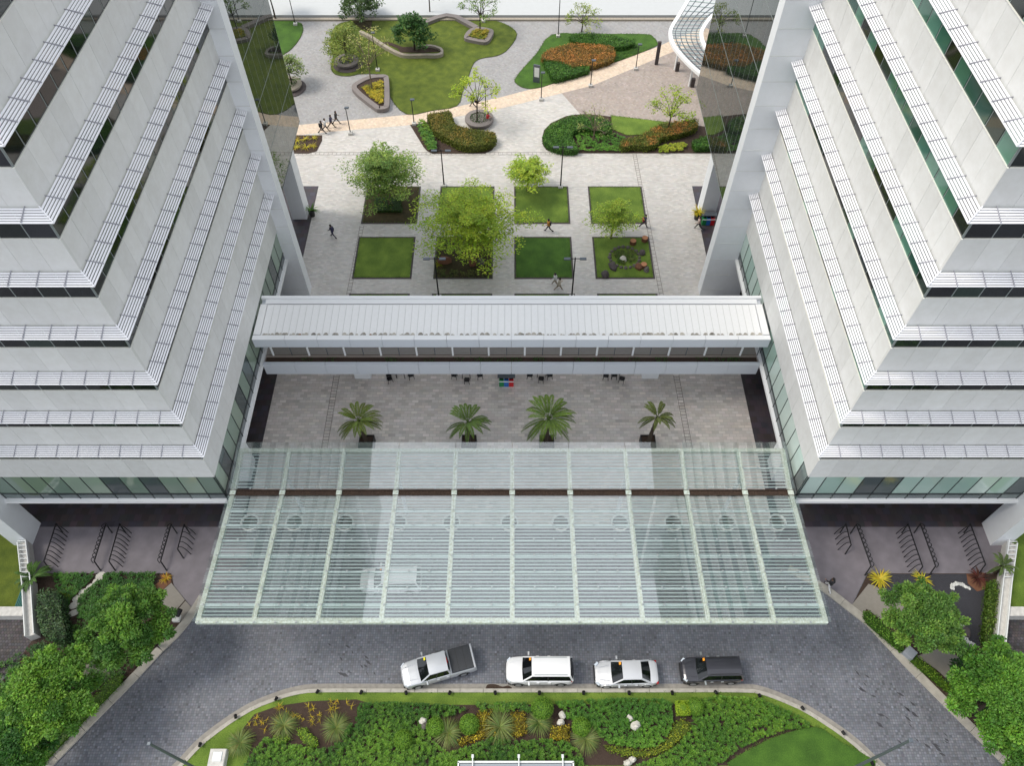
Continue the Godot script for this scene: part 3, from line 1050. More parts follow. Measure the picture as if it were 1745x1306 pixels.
	bed.prism([Vector2(-27.52, -77.98), Vector2(-22.67, -77.98), Vector2(-22.53, -76.98), Vector2(-22.87, -75.01), Vector2(-23.77, -74.58), Vector2(-26.93, -74.58)], 0, 0.05)
	struct("planting_bed", bed, M.soil)
	# front drive: kerbs round the island
	var outer := smooth([Vector2(-23.83, -8.71), Vector2(-22.89, -9.68), Vector2(-21.48, -11.39), Vector2(-19.06, -13.25), Vector2(-17.08, -14.16), Vector2(-15.44, -14.65), Vector2(-13.7, -14.81), Vector2(-8.18, -14.81), Vector2(1.22, -14.81), Vector2(9.69, -14.81), Vector2(16.29, -14.81), Vector2(18, -14.65), Vector2(19.88, -13.94), Vector2(21.42, -13.13), Vector2(23.65, -11.47), Vector2(24.92, -10.12), Vector2(26.12, -8.71)], 4, false)
	var gut := MB.new()
	gut.strip(outer, 0.0, 0.36, 0.0, 0.012)
	struct("island_gutter", gut, M.gutter_concrete)
	# a kerb of separate stones
	var kt := part_root("island_kerb")
	kerb_stones(outer, 0.36, 0.62, 1.6, kt)
	var inner := []
	for i in outer.size():
		var a: Vector2 = outer[maxi(i - 1, 0)]
		var b: Vector2 = outer[mini(i + 1, outer.size() - 1)]
		var d := (b - a).normalized()
		inner.append((outer[i] as Vector2) + Vector2(-d.y, d.x) * 0.62)
	inner.append(Vector2(inner[inner.size() - 1].x, 6))
	inner.append(Vector2(inner[0].x, 6))
	lawn_on("island_lawn", "mown grass of the planted island inside the curved kerb", inner, 0.09, M.lawn)
	# side kerbs of the drive
	var lk := [Vector2(-23.44, -21.15), Vector2(-23.9, -19.87), Vector2(-24.59, -18.44), Vector2(-25.69, -17.1), Vector2(-27.17, -14.89), Vector2(-29.25, -12.08), Vector2(-31.15, -9.43), Vector2(-31.98, -8.21)]
	var rk := [Vector2(21.6, -23.27), Vector2(23.99, -21.75), Vector2(26.73, -19.02), Vector2(28.68, -16.05), Vector2(30.72, -13.22), Vector2(33.52, -9.43), Vector2(34.44, -8.18)]
	kerb_stones(lk, 0.0, 0.62, 2.2, part_root("left_kerb"))
	kerb_stones(rk, -0.62, 0.0, 2.2, part_root("right_kerb"))
	# garden grounds either side
	sheet("garden_soil", [Vector2(-38.02, -23.13), Vector2(-26.66, -23.13), Vector2(-26.16, -22.08), Vector2(-24.21, -20.23), Vector2(-25.1, -18.44), Vector2(-27.33, -15.46), Vector2(-31.76, -9.28), Vector2(-37.15, -9.28), Vector2(-38.22, -11.89), Vector2(-36.17, -16.3), Vector2(-35.57, -18.22)], 0.03, M.soil)
	sheet("garden_soil", [Vector2(27.92, -23.13), Vector2(38.13, -23.13), Vector2(35.82, -18.01), Vector2(39.43, -15.05), Vector2(36.77, -8.57), Vector2(34, -9.43), Vector2(26.95, -19.19), Vector2(26, -20.5)], 0.03, M.soil)
	sheet("gravel_bed", [Vector2(28, -23.08), Vector2(37.2, -23.08), Vector2(34.88, -17.57), Vector2(33.34, -17.14), Vector2(31.75, -17.57), Vector2(29.97, -20.41), Vector2(28.64, -22.08)], 0.036, M.dark_gravel, "stuff")
	# side yards at the frame edges
	sheet("side_lawn", [Vector2(-47.55, -27.54), Vector2(-39.44, -27.54), Vector2(-36.58, -20.05), Vector2(-44.26, -20.05)], 0.03, M.lawn_dry, "stuff")
	sheet("side_lawn", [Vector2(40.18, -27.54), Vector2(47.42, -27.54), Vector2(44.15, -20.05), Vector2(37.1, -20.05)], 0.03, M.lawn, "stuff")
	sheet("side_lane", [Vector2(-44.03, -19.51), Vector2(-36.25, -19.51), Vector2(-34.79, -16.3), Vector2(-41.37, -13.44)], 0.02, M.dark_setts)
	sheet("side_lane", [Vector2(36.94, -19.51), Vector2(43.92, -19.51), Vector2(41.27, -13.44), Vector2(35.36, -16.72)], 0.02, M.dark_setts)


func part_root(called: String) -> Node3D:
	var o := Node3D.new()
	o.name = numbered(called)
	add_child(o)
	o.set_meta("kind", "structure")
	return o


func kerb_stones(line: Array, w0: float, w1: float, l: float, parent: Node3D) -> void:
	# walk the line and cut it into stones
	var pts := []
	for i in line.size() - 1:
		var a: Vector2 = line[i]
		var b: Vector2 = line[i + 1]
		var m := maxi(1, int(a.distance_to(b) / 0.2))
		for k in m:
			pts.append(a.lerp(b, float(k) / m))
	pts.append(line[line.size() - 1])
	var i := 0
	while i < pts.size() - 2:
		var j := i
		var run := 0.0
		while j < pts.size() - 1 and run < l:
			run += (pts[j + 1] as Vector2).distance_to(pts[j])
			j += 1
		var seg := [pts[i], pts[i].lerp(pts[j], 0.5) if j - i < 2 else pts[(i + j) / 2], pts[j]]
		var d0: Vector2 = (seg[1] - seg[0]).normalized()
		var d1: Vector2 = (seg[2] - seg[1]).normalized()
		seg[0] += d0 * 0.012
		seg[2] -= d1 * 0.012
		var b := MB.new()
		b.strip(seg, w0, w1, 0, 0.13 + rnd(-0.006, 0.006))
		put("kerb_stone", b, M.kerb_concrete, parent)
		i = j


# ------------------------------------------------------------------ plants
func foliage_tone(base: Color, spread: float) -> Color:
	var k := 1.0 + rng.randfn(0, spread)
	k = clampf(k, 0.35, 2.2)
	return Color(base.r * k * rnd(0.85, 1.2), base.g * k, base.b * k * rnd(0.8, 1.2))


# clumps: [centre, radii]; leaves scattered through each, thicker towards its skin
func crown(mb: MB, clumps: Array, per: int, size: float, base: Color, light: Color, flat := 0.3, tilt := 0.55) -> void:
	for cl in clumps:
		var c: Vector3 = cl[0]
		var r: Vector3 = cl[1]
		var tone := base.lerp(light, clampf(rng.randfn(0.38, 0.4), 0, 1.25))
		var m := int(per * (cl[2] if cl.size() > 2 else 1.0))
		for k in m:
			var d := rdir()
			var q := pow(rng.randf(), 0.45)
			var p := c + d * r * q
			mb.col = foliage_tone(tone, 0.22)
			var dir := (d + rdir() * 0.9 + Vector3(0, -0.15, 0)).normalized()
			dir.y *= 1.0 - flat
			mb.leaf(p, dir.normalized(), (Vector3.UP + rdir() * tilt).normalized(), size * rnd(0.7, 1.35), size * rnd(0.42, 0.62))


# a broad tree: trunk, limbs, and a crown of many clumps round the limb ends
func round_tree(called: String, label: String, at: Vector3, h: float, r: float, leaves: int, size: float, base: Color, light: Color, ratio := 0.55, group := "") -> Node3D:
	var t := thing(called, label, "tree", at, 0, group)
	var tr := MB.new()
	var fork := h * 0.42
	tr.tube(Vector3.ZERO, Vector3(0.05, fork * 0.5, 0.03), 0.2 * r / 3.5, 0.16 * r / 3.5, 9)
	tr.tube(Vector3(0.05, fork * 0.5, 0.03), Vector3(0, fork, 0), 0.16 * r / 3.5, 0.13 * r / 3.5, 9)
	var clumps := []
	var n := 38
	for k in n:
		var q := k * 2.39996 + rnd(-0.3, 0.3)
		var e := sqrt((k + 0.5) / n)
		var rr := r * e * rnd(0.78, 0.98)
		var y := h - r * ratio * (0.3 + 1.15 * e * e) + rnd(-0.13, 0.13) * r
		var c := Vector3(cos(q) * rr, y, sin(q) * rr)
		if k % 2 == 0:
			tr.tube(Vector3(0, fork, 0), c * Vector3(0.5, 1, 0.5) - Vector3(0, 0.6, 0), 0.07 * r / 3.5, 0.045, 5)
			tr.tube(c * Vector3(0.5, 1, 0.5) - Vector3(0, 0.6, 0), c, 0.045, 0.02, 5)
		var s := r * rnd(0.15, 0.29)
		clumps.append([c, Vector3(s, s * rnd(0.55, 0.8), s), s * s / (r * r * 0.05)])
		if rng.randf() < 0.6:
			var o := c + Vector3(cos(q), rnd(-0.3, 0.5), sin(q)) * s * rnd(0.9, 1.3)
			clumps.append([o, Vector3.ONE * s * 0.4, s * s * 0.2 / (r * r * 0.05)])
	put("trunk", tr, M.bark, t)
	var cm := MB.new()
	crown(cm, clumps, leaves / n, size, base, light)
	stuff(put("crown", cm, M.leaf, t))
	return t


# a tiered tree: a straight stem with level whorls of long flat sprays
func tier_tree(called: String, label: String, at: Vector3, h: float, r: float, tiers: int, leaves: int, size: float, base: Color, light: Color, first := 0.35) -> Node3D:
	var t := thing(called, label, "tree", at)
	var tr := MB.new()
	tr.tube(Vector3.ZERO, Vector3(0, h * 0.55, 0), 0.12, 0.09, 8)
	tr.tube(Vector3(0, h * 0.55, 0), Vector3(0.04, h, 0), 0.09, 0.03, 7)
	var clumps := []
	for k in tiers:
		var f := float(k) / maxf(1, tiers - 1)
		var y := h * lerpf(first, 0.97, f)
		var rr := r * lerpf(1.0, 0.42, pow(f, 1.3)) * rnd(0.92, 1.05)
		var arms := 11 if k < tiers - 1 else 7
		for a in arms:
			var q := TAU * (a + rnd(-0.25, 0.25)) / arms + k * 0.7
			var l := rr * rnd(0.62, 1.08)
			var tip := Vector3(cos(q) * l, y + l * rnd(0.04, 0.12), sin(q) * l)
			tr.tube(Vector3(0, y - 0.15, 0), tip, 0.035, 0.012, 5)
			var m := 4
			for j in m:
				var e := (j + 1.0) / m
				var side := Vector3(-sin(q), 0, cos(q)) * rnd(-0.26, 0.26) * l
				var c := Vector3(0, y, 0).lerp(tip, e * 0.95) + side * e
				var s := rr * rnd(0.12, 0.22)
				clumps.append([c, Vector3(s * 1.25, s * 0.13, s * 1.25), s * s * 28 / (rr * rr)])
	put("trunk", tr, M.bark_pale, t)
	var cm := MB.new()
	crown(cm, clumps, int(leaves / float(clumps.size())), size, base, light, 0.85, 0.3)
	stuff(put("crown", cm, M.leaf, t))
	return t


# a thin open tree: forked boughs with sparse foliage near their ends
func sparse_tree(called: String, label: String, at: Vector3, h: float, r: float, leaves: int, size: float, base: Color, light: Color, bare := 0.0) -> Node3D:
	var t := thing(called, label, "tree", at)
	var tr := MB.new()
	var wood: Material = M.bark_pale if bare > 0.4 else M.bark
	var fork := h * 0.45
	tr.tube(Vector3.ZERO, Vector3(0.08, fork, 0), 0.1, 0.07, 7)
	var clumps := []
	var n := 12
	for k in n:
		var q := k * 2.39996 + rnd(-0.4, 0.4)
		var e := sqrt((k + 0.7) / n)
		var c := Vector3(cos(q) * r * e, lerpf(h, h * 0.62, e * e) + rnd(-0.3, 0.3), sin(q) * r * e)
		var elbow := Vector3(0.08, fork, 0).lerp(c, 0.45) + Vector3(0, 0.25, 0)
		tr.tube(Vector3(0.08, fork - 0.2, 0), elbow, 0.05, 0.035, 6)
		tr.tube(elbow, c, 0.035, 0.014, 5)
		for j in 5:
			var tip := c + rdir() * Vector3(0.7, 0.4, 0.7) * r * 0.35
			tr.tube(elbow.lerp(c, rnd(0.3, 1)), tip, 0.016, 0.006, 4, false)
			if rng.randf() > bare:
				clumps.append([tip, Vector3.ONE * r * rnd(0.13, 0.2) * Vector3(1, 0.6, 1)])
	put("trunk", tr, wood, t)
	var cm := MB.new()
	if clumps.is_empty():
		clumps = [[Vector3(0, h, 0), Vector3.ONE * 0.4]]
	crown(cm, clumps, maxi(4, leaves / clumps.size()), size, base, light)
	stuff(put("crown", cm, M.leaf, t))
	return t


# a clipped hedge: a leafy, slightly uneven skin over a dense dark body
func hedge(called: String, label: String, poly: Array, h: float, base: Color, light: Color, density := 150.0, size := 0.15, ragged := 0.08, cat := "hedge") -> void:
	var t := thing(called, label, cat)
	var b := MB.new()
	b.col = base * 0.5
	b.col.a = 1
	var core := grown(poly, -0.09)
	b.prism(core, 0.02, h - 0.12)
	put("body", b, M.leaf, t)
	var f := MB.new()
	var a := area_of(poly)
	var nz := FastNoiseLite.new()
	nz.seed = int(a * 100)
	nz.frequency = 0.35
	var nf := FastNoiseLite.new()
	nf.seed = int(a * 100) + 5
	nf.frequency = 1.3
	for p in inside(poly, int(a * density)):
		var k := nz.get_noise_2d(p.x, p.y)
		var q := nf.get_noise_2d(p.x, p.y)
		if q < -0.42:
			continue
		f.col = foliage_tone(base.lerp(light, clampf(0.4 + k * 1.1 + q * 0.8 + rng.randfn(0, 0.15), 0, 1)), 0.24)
		f.leaf(v3(p, h + q * 0.14 + rnd(-0.1, ragged)), (rdir() * Vector3(1, 0.7, 1) + Vector3(0, 0.2, 0)).normalized(), (Vector3.UP + rdir() * 0.8).normalized(), size * rnd(0.7, 1.4), size * rnd(0.45, 0.65))
	for k in poly.size():
		var p0: Vector2 = poly[k]
		var p1: Vector2 = poly[(k + 1) % poly.size()]
		for j in int(p0.distance_to(p1) * h * density * 0.7):
			var p := p0.lerp(p1, rng.randf())
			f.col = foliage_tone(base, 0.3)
			f.leaf(v3(p, rng.randf() * h) + rdir() * 0.08, (rdir() + Vector3(0, 0.2, 0)).normalized(), rdir(), size * rnd(0.7, 1.4), size * 0.55)
	stuff(put("foliage", f, M.leaf, t))


# low planting of many leafy shoots, with gaps between them
func cover(called: String, label: String, poly: Array, h: float, density: float, size: float, base: Color, light: Color, lump := 0.5, fine := 1.1) -> void:
	var f := MB.new()
	var nz := FastNoiseLite.new()
	nz.seed = poly.size() * 7 + 3
	nz.frequency = fine
	var nl := FastNoiseLite.new()
	nl.seed = poly.size() * 5 + 1
	nl.frequency = 0.16
	for p in inside(poly, int(area_of(poly) * density)):
		var k := nz.get_noise_2d(p.x, p.y)
		if k < -0.2 + rnd(-0.12, 0.12) and lump > 0.3:
			continue
		var top := h * clampf(0.72 + k * lump, 0.25, 1.3)
		var tone := base.lerp(light, clampf(0.3 + k * 0.7 + nl.get_noise_2d(p.x, p.y) * 1.2 + rng.randfn(0, 0.16), 0, 1))
		var q := rnd(0, TAU)
		for j in 4:
			f.col = foliage_tone(tone, 0.2)
			q += 1.6 + rnd(-0.3, 0.3)
			f.leaf(v3(p, top * rnd(0.8, 1.05)), Vector3(cos(q), rnd(0.1, 0.5), sin(q)).normalized(), Vector3.UP, size * rnd(0.8, 1.3), size * rnd(0.5, 0.68))
	var o := put(called, f, M.leaf)
	tag(o, label, "ground cover")
	stuff(o)


# strap leaves arching out of one crown, each a row of quads
func blade(mb: MB, at: Vector3, q: float, l: float, w: float, rise: float, droop: float) -> void:
	var d := Vector3(cos(q), 0, sin(q))
	var s := Vector3(-sin(q), 0, cos(q))
	var n := 4
	var prev := at
	var pw := w * 0.5
	for k in n:
		var f := (k + 1.0) / n
		var p := at + d * l * f + Vector3.UP * (l * (rise * f - droop * f * f))
		var nw := w * 0.5 * (1.0 - f * 0.9)
		mb.quad(prev - s * pw, prev + s * pw, p + s * nw, p - s * nw)
		prev = p
		pw = nw


func spiky(called: String, label: String, at: Vector3, n: int, l: float, w: float, base: Color, light: Color, rise := 0.9, droop := 0.7, trunk := 0.0, group := "", cat := "plant") -> Node3D:
	var t := thing(called, label, cat, at, 0, group)
	if trunk > 0:
		var tr := MB.new()
		tr.tube(Vector3.ZERO, Vector3(0, trunk, 0), 0.13, 0.09, 8)
		put("trunk", tr, M.bark, t)
	var f := MB.new()
	for k in n:
		var c := base.lerp(light, rng.randf())
		var e := rng.randf()
		f.col = foliage_tone(c, 0.15)
		blade(f, Vector3(0, trunk + rnd(0, 0.08), 0), rnd(0, TAU), l * rnd(0.7, 1.1), w, rise * lerpf(0.4, 1.4, e), droop * lerpf(0.7, 1.1, e))
	stuff(put("leaves", f, M.leaf, t))
	return t


# one feather frond along +x: an arched rib with paired leaflets
func frond_mesh(l: float, rise: float, droop: float, tone: Color) -> ArrayMesh:
	var f := MB.new()
	var pts := []
	for k in 9:
		var e := k / 8.0
		pts.append(Vector3(l * e * (1 - 0.1 * e), l * (rise * e - droop * e * e), 0))
	f.col = tone * 0.8
	for k in 8:
		f.tube(pts[k], pts[k + 1], 0.025 * (1 - k / 9.0), 0.025 * (1 - (k + 1) / 9.0), 4, false)
	for k in 30:
		var e := 0.14 + 0.86 * k / 29.0
		var i := mini(int(e * 8), 7)
		var p: Vector3 = (pts[i] as Vector3).lerp(pts[i + 1], e * 8 - i)
		var w := l * 0.17 * sin(PI * clampf(e * 0.85 + 0.12, 0, 1)) * rnd(0.85, 1.1)
		for s in [-1, 1]:
			f.col = foliage_tone(tone, 0.18)
			f.leaf(p, Vector3(0.95, -0.15, s * 0.8).normalized(), Vector3.UP, w, 0.058)
	return f.done()


func feather_palm(called: String, label: String, at: Vector3, trunk: float, l: float, n: int, tone: Color, group := "", lean := Vector3.ZERO) -> Node3D:
	var t := thing(called, label, "palm", at, 0, group)
	var tr := MB.new()
	for k in 6:
		tr.tube(Vector3(0, trunk * k / 6.0, 0) + lean * (k / 6.0), Vector3(0, trunk * (k + 1) / 6.0, 0) + lean * ((k + 1) / 6.0), 0.19 - 0.008 * k, 0.16 - 0.008 * k, 10)
	put("trunk", tr, M.bark, t)
	var kinds := []
	for k in 4:
		kinds.append(frond_mesh(l * [1.0, 1.05, 0.95, 0.8][k], [0.25, 0.6, 0.95, 1.6][k], [0.65, 0.75, 0.85, 1.0][k], tone * [0.8, 1.0, 1.15, 1.35][k]))
	for k in n:
		put("frond", kinds[(k * 3 + rng.randi_range(0, 1)) % 4], M.leaf, t, Vector3(0, trunk, 0) + lean, k * 2.39996 + rnd(-0.2, 0.2))
	return t


func rock(called: String, label: String, at: Vector3, s: Vector3, m: Material, group := "") -> void:
	var b := MB.new()
	var nz := FastNoiseLite.new()
	nz.seed = rng.randi() % 1000
	nz.frequency = 0.9
	var rows := 6
	var seg := 9
	var pt := func(i: int, j: int) -> Vector3:
		var th := PI * i / rows
		var ph := TAU * (j % seg) / seg
		var d := Vector3(sin(th) * cos(ph), cos(th), sin(th) * sin(ph))
		return d * s * (1 + 0.45 * nz.get_noise_3dv(d * 1.7))
	for i in rows:
		for j in seg:
			var a: Vector3 = pt.call(i, j)
			var c: Vector3 = pt.call(i, j + 1)
			var d: Vector3 = pt.call(i + 1, j + 1)
			var e: Vector3 = pt.call(i + 1, j)
			if i == 0:
				b.tri(a, d, e)
			elif i == rows - 1:
				b.tri(a, c, d)
			else:
				b.quad(a, c, d, e)
	tag(put(called, b, m, self, at + Vector3(0, s.y * 0.4, 0), rnd(0, 6)), label, "rock", group)


# ------------------------------------------------------------------ cars
# long is along x with the nose at -x; sizes in metres
func car(called: String, label: String, at: Vector3, turn: float, kind: String, paint: Material, l: float, w: float, h: float) -> Node3D:
	var t := thing(called, label, "pickup truck" if kind == "pickup" else "car", at, turn)
	var hw := w / 2
	var hood := h * (0.62 if kind != "sedan" else 0.6)
	var belt := h * (0.64 if kind != "sedan" else 0.62)
	# stations: x as a share of the length, half width share, top height
	var st := []
	if kind == "sedan":
		st = [[0.0, 0.4, 0.44], [0.008, 0.58, 0.5], [0.025, 0.75, 0.57], [0.055, 0.87, 0.62], [0.1, 0.95, 0.67], [0.2, 0.99, hood - 0.1], [0.29, 1, hood], [0.36, 1, belt], [0.6, 1, belt], [0.82, 0.985, belt + 0.05], [0.9, 0.96, belt + 0.06], [0.95, 0.9, belt + 0.03], [0.98, 0.8, belt - 0.03], [0.994, 0.66, belt - 0.16], [1.0, 0.5, belt - 0.3]]
	elif kind == "pickup":
		st = [[0.0, 0.46, 0.72], [0.008, 0.64, 0.84], [0.025, 0.8, 0.93], [0.055, 0.91, 0.99], [0.1, 0.965, hood - 0.05], [0.2, 0.99, hood], [0.27, 1, hood + 0.02], [0.34, 1, belt], [0.62, 1, belt], [0.9, 1, belt], [0.97, 0.985, belt], [0.99, 0.96, belt - 0.04], [1.0, 0.94, belt - 0.35]]
	else:
		st = [[0.0, 0.44, 0.7], [0.008, 0.62, 0.82], [0.025, 0.79, 0.91], [0.055, 0.9, 0.97], [0.1, 0.96, hood - 0.05], [0.2, 0.99, hood], [0.27, 1, hood + 0.02], [0.34, 1, belt], [0.62, 1, belt], [0.9, 0.985, belt], [0.96, 0.94, belt], [0.985, 0.86, belt - 0.06], [0.997, 0.72, belt - 0.2], [1.0, 0.6, belt - 0.36]]
	var ring := func(s: Array) -> Array:
		var x: float = (s[0] - 0.5) * l
		var z: float = s[1] * hw
		var y: float = s[2]
		var out := []
		for q in [[0.84, 0.2], [0.97, 0.3], [1.0, minf(0.62, y - 0.14)], [0.985, y - 0.12], [0.95, y - 0.035], [0.86, y], [0.45, y + 0.035], [0.0, y + 0.045]]:
			out.append(Vector3(x, q[1], q[0] * z))
		for k in range(6, -1, -1):
			var q: Vector3 = out[k]
			out.append(Vector3(q.x, q.y, -q.z))
		return out
	var body := MB.new()
	var rings := []
	for s in st:
		rings.append(ring.call(s))
	for i in rings.size() - 1:
		for k in 14:
			body.quad(rings[i][k], rings[i + 1][k], rings[i + 1][k + 1], rings[i][k + 1])
	for e in [0, rings.size() - 1]:
		for k in range(1, 14):
			if e == 0:
				body.tri(rings[e][0], rings[e][k], rings[e][k + 1])
			else:
				body.tri(rings[e][0], rings[e][k + 1], rings[e][k])
	put("body", body, paint, t)
	var under := MB.new()
	under.box(Vector3(0, 0.3, 0), Vector3(l * 0.93, 0.24, w * 0.9))
	put("underbody", under, M.black_trim, t)
	# greenhouse corners: front base, front top, rear top, rear base
	var g: Array = {"sedan": [0.27, 0.43, 0.71, 0.87], "suv": [0.25, 0.385, 0.935, 0.985], "pickup": [0.245, 0.375, 0.62, 0.645]}[kind]
	var xs := []
	for q in g:
		xs.append((q - 0.5) * l)
	var yb := belt - 0.02
	var zb := hw * 0.9
	var zt := hw * 0.7
	var yt := h - 0.05
	var gp := func(i: int, s: float) -> Vector3: return Vector3(xs[i], yb + (0.03 if i == 3 and kind == "sedan" else 0.0), s * zb) if i in [0, 3] else Vector3(xs[i], yt, s * zt)
	var pane := func(nm: String, a: Vector3, b: Vector3, c: Vector3, d: Vector3, m: Material) -> void:
		# a curved pane: a 4 by 1 grid that bows outwards
		var f := MB.new()
		var nrm := (c - a).cross(d - b).normalized()
		for k in 4:
			var e0 := k / 4.0
			var e1 := (k + 1) / 4.0
			var o0 := nrm * (0.07 * sin(PI * e0))
			var o1 := nrm * (0.07 * sin(PI * e1))
			f.quad(a.lerp(b, e0) + o0, a.lerp(b, e1) + o1, d.lerp(c, e1) + o1, d.lerp(c, e0) + o0)
		put(nm, f, m, t)
	pane.call("windscreen", gp.call(0, -0.97), gp.call(0, 0.97), gp.call(1, 0.97), gp.call(1, -0.97), M.car_glass)
	pane.call("rear_window", gp.call(3, 0.95), gp.call(3, -0.95), gp.call(2, -0.95), gp.call(2, 0.95), M.car_glass)
	for s in [1, -1]:
		var f := MB.new()
		var a: Vector3 = gp.call(0, s)
		var b: Vector3 = gp.call(3, s)
		var c: Vector3 = gp.call(2, s)
		var d: Vector3 = gp.call(1, s)
		if s > 0:
			f.quad(a, b, c, d)
		else:
			f.quad(b, a, d, c)
		put("side_window", f, M.car_glass, t)
		# pillars and roof rail as painted bars
		var p := MB.new()
		p.bar(a + Vector3(0.02, 0, 0), d + Vector3(0.02, 0.01, 0), 0.09, 0.06)
		p.bar(b + Vector3(-0.02, 0, 0), c + Vector3(-0.02, 0.01, 0), 0.12, 0.07)
		p.bar(d, c, 0.1, 0.06)
		put("pillar", p, paint, t)
		var mid := MB.new()
		var e0 := a.lerp(b, 0.5)
		var e1 := d.lerp(c, 0.42)
		mid.bar(e0 + Vector3(0, 0, s * 0.004), e1 + Vector3(0, 0, s * 0.004), 0.07, 0.03)
		put("door_post", mid, M.black_trim, t)
	# roof: crowned grid
	var roof := MB.new()
	var rp := func(i: int, k: int) -> Vector3:
		var e := i / 8.0
		var z := (k / 6.0 - 0.5) * 2
		var bow := (1 - z * z) * 0.06 + 0.04 * sin(PI * e)
		return Vector3(lerpf(xs[1] - 0.03, xs[2] + 0.03, e), yt + 0.015 + bow, z * (zt + 0.03))
	for i in 8:
		for k in 6:
			roof.quad(rp.call(i, k), rp.call(i, k + 1), rp.call(i + 1, k + 1), rp.call(i + 1, k))
	put("roof", roof, paint, t)
	if kind == "suv":
		for s in [1, -1]:
			var rr := MB.new()
			rr.bar(Vector3(xs[1] + 0.15, yt + 0.09, s * zt * 0.93), Vector3(xs[2] - 0.2, yt + 0.09, s * zt * 0.93), 0.05, 0.05)
			put("roof_rail", rr, M.steel if paint != M.paint_black else M.black_trim, t)
	if kind == "pickup":
		var bed := MB.new()
		bed.cbox(Vector3((0.665 + 0.965) / 2 * l - l / 2, belt + 0.05, 0), Vector3(l * 0.3, 0.1, w * 0.92), 0.03)
		put("bed_cover", bed, M.bed_cover, t)
		for k in 2:
			var fold := MB.new()
			fold.box(Vector3((0.765 + 0.1 * k) * l - l / 2, belt + 0.102, 0), Vector3(0.03, 0.012, w * 0.88))
			put("cover_fold", fold, M.black_trim, t)
		var tail := MB.new()
		tail.cbox(Vector3(l * 0.479, belt + 0.03, 0), Vector3(0.12, 0.16, w * 0.93), 0.02)
		put("tailgate", tail, paint, t)
		var stop := MB.new()
		stop.box(Vector3(xs[2] + 0.06, yt + 0.02, 0), Vector3(0.05, 0.05, 0.4))
		put("stop_lamp", stop, M.red_lamp, t)
	for s in [1, -1]:
		var mr := MB.new()
		mr.cbox(Vector3(xs[0] + 0.42, belt + 0.12, s * (hw + 0.12)), Vector3(0.12, 0.17, 0.26), 0.03)
		put("wing_mirror", mr, paint if paint != M.paint_black else M.steel, t)
		var hl := MB.new()
		hl.bar(Vector3(-l * 0.478, 0.66 if kind == "sedan" else 0.86, s * hw * 0.66), Vector3(-l * 0.43, 0.7 if kind == "sedan" else 0.93, s * hw * 0.9), 0.16, 0.1)
		put("headlight", hl, M.head_lamp, t)
		var tl := MB.new()
		tl.cbox(Vector3(l * 0.468, belt - 0.16, s * hw * 0.82), Vector3(0.16, 0.24, 0.2), 0.03)
		put("tail_light", tl, M.red_lamp, t)
		for e in [0.185, 0.81]:
			var wh := part_node("wheel", t)
			var x: float = (e - 0.5) * l
			var ty := MB.new()
			ty.tube(Vector3(x, 0.35, s * (hw - 0.23)), Vector3(x, 0.35, s * (hw - 0.0)), 0.35, 0.35, 20)
			put("tyre", ty, M.tyre, wh)
			var rm := MB.new()
			rm.tube(Vector3(x, 0.35, s * (hw - 0.05)), Vector3(x, 0.35, s * (hw + 0.012)), 0.24, 0.22, 16)
			put("rim", rm, M.rim, wh)
			# arch
			var ar := MB.new()
			for k in 9:
				var q0 := PI * k / 9.0
				var q1 := PI * (k + 1) / 9.0
				ar.bar(Vector3(x + 0.42 * cos(q0), 0.35 + 0.42 * sin(q0), s * (hw - 0.035)), Vector3(x + 0.42 * cos(q1), 0.35 + 0.42 * sin(q1), s * (hw - 0.035)), 0.08, 0.07)
			put("wheel_arch", ar, M.black_trim if kind != "sedan" else paint, t)
		for e in [0.47, 0.64]:
			if kind == "pickup" and e > 0.6:
				e = 0.6
			var dh := MB.new()
			dh.box(Vector3((e - 0.5) * l, belt - 0.17, s * (hw + 0.005)), Vector3(0.2, 0.05, 0.05))
			put("door_handle", dh, paint if paint != M.paint_black else M.steel, t)
			var gap := MB.new()
			gap.box(Vector3((e + 0.03 - 0.5) * l, 0.62, s * (hw - 0.003)), Vector3(0.012, 0.62, 0.02))
			put("door_gap", gap, M.black_trim, t)
	var gr := MB.new()
	gr.cbox(Vector3(-l * 0.496, 0.55 if kind == "sedan" else 0.66, 0), Vector3(0.06, 0.2, w * 0.52), 0.02)
	put("grille", gr, M.black_trim, t)
	var bp := MB.new()
	bp.cbox(Vector3(-l * 0.49, 0.35, 0), Vector3(0.1, 0.16, w * 0.74), 0.03)
	put("bumper", bp, M.black_trim, t)
	var hoodline := MB.new()
	for s in [1, -1]:
		hoodline.bar(Vector3(-l * 0.44, hood - 0.0, s * hw * 0.5), Vector3(-l * 0.27, hood + 0.035, s * hw * 0.62), 0.035, 0.03)
	put("bonnet_crease", hoodline, paint, t)
	var stick := MB.new()
	var c1: Vector3 = (gp.call(0, -0.78) as Vector3).lerp(gp.call(1, -0.78), 0.86)
	stick.xf = Transform3D(Basis.looking_at((gp.call(1, 0.0) as Vector3) - gp.call(0, 0.0), Vector3(-1, 1, 0)), c1 + Vector3(-0.05, 0.06, 0))
	stick.box(Vector3.ZERO, Vector3(0.2, 0.012, 0.16))
	put("windscreen_sticker", stick, M.orange_sticker if kind != "pickup" else M.yellow_sticker, t)
	return t


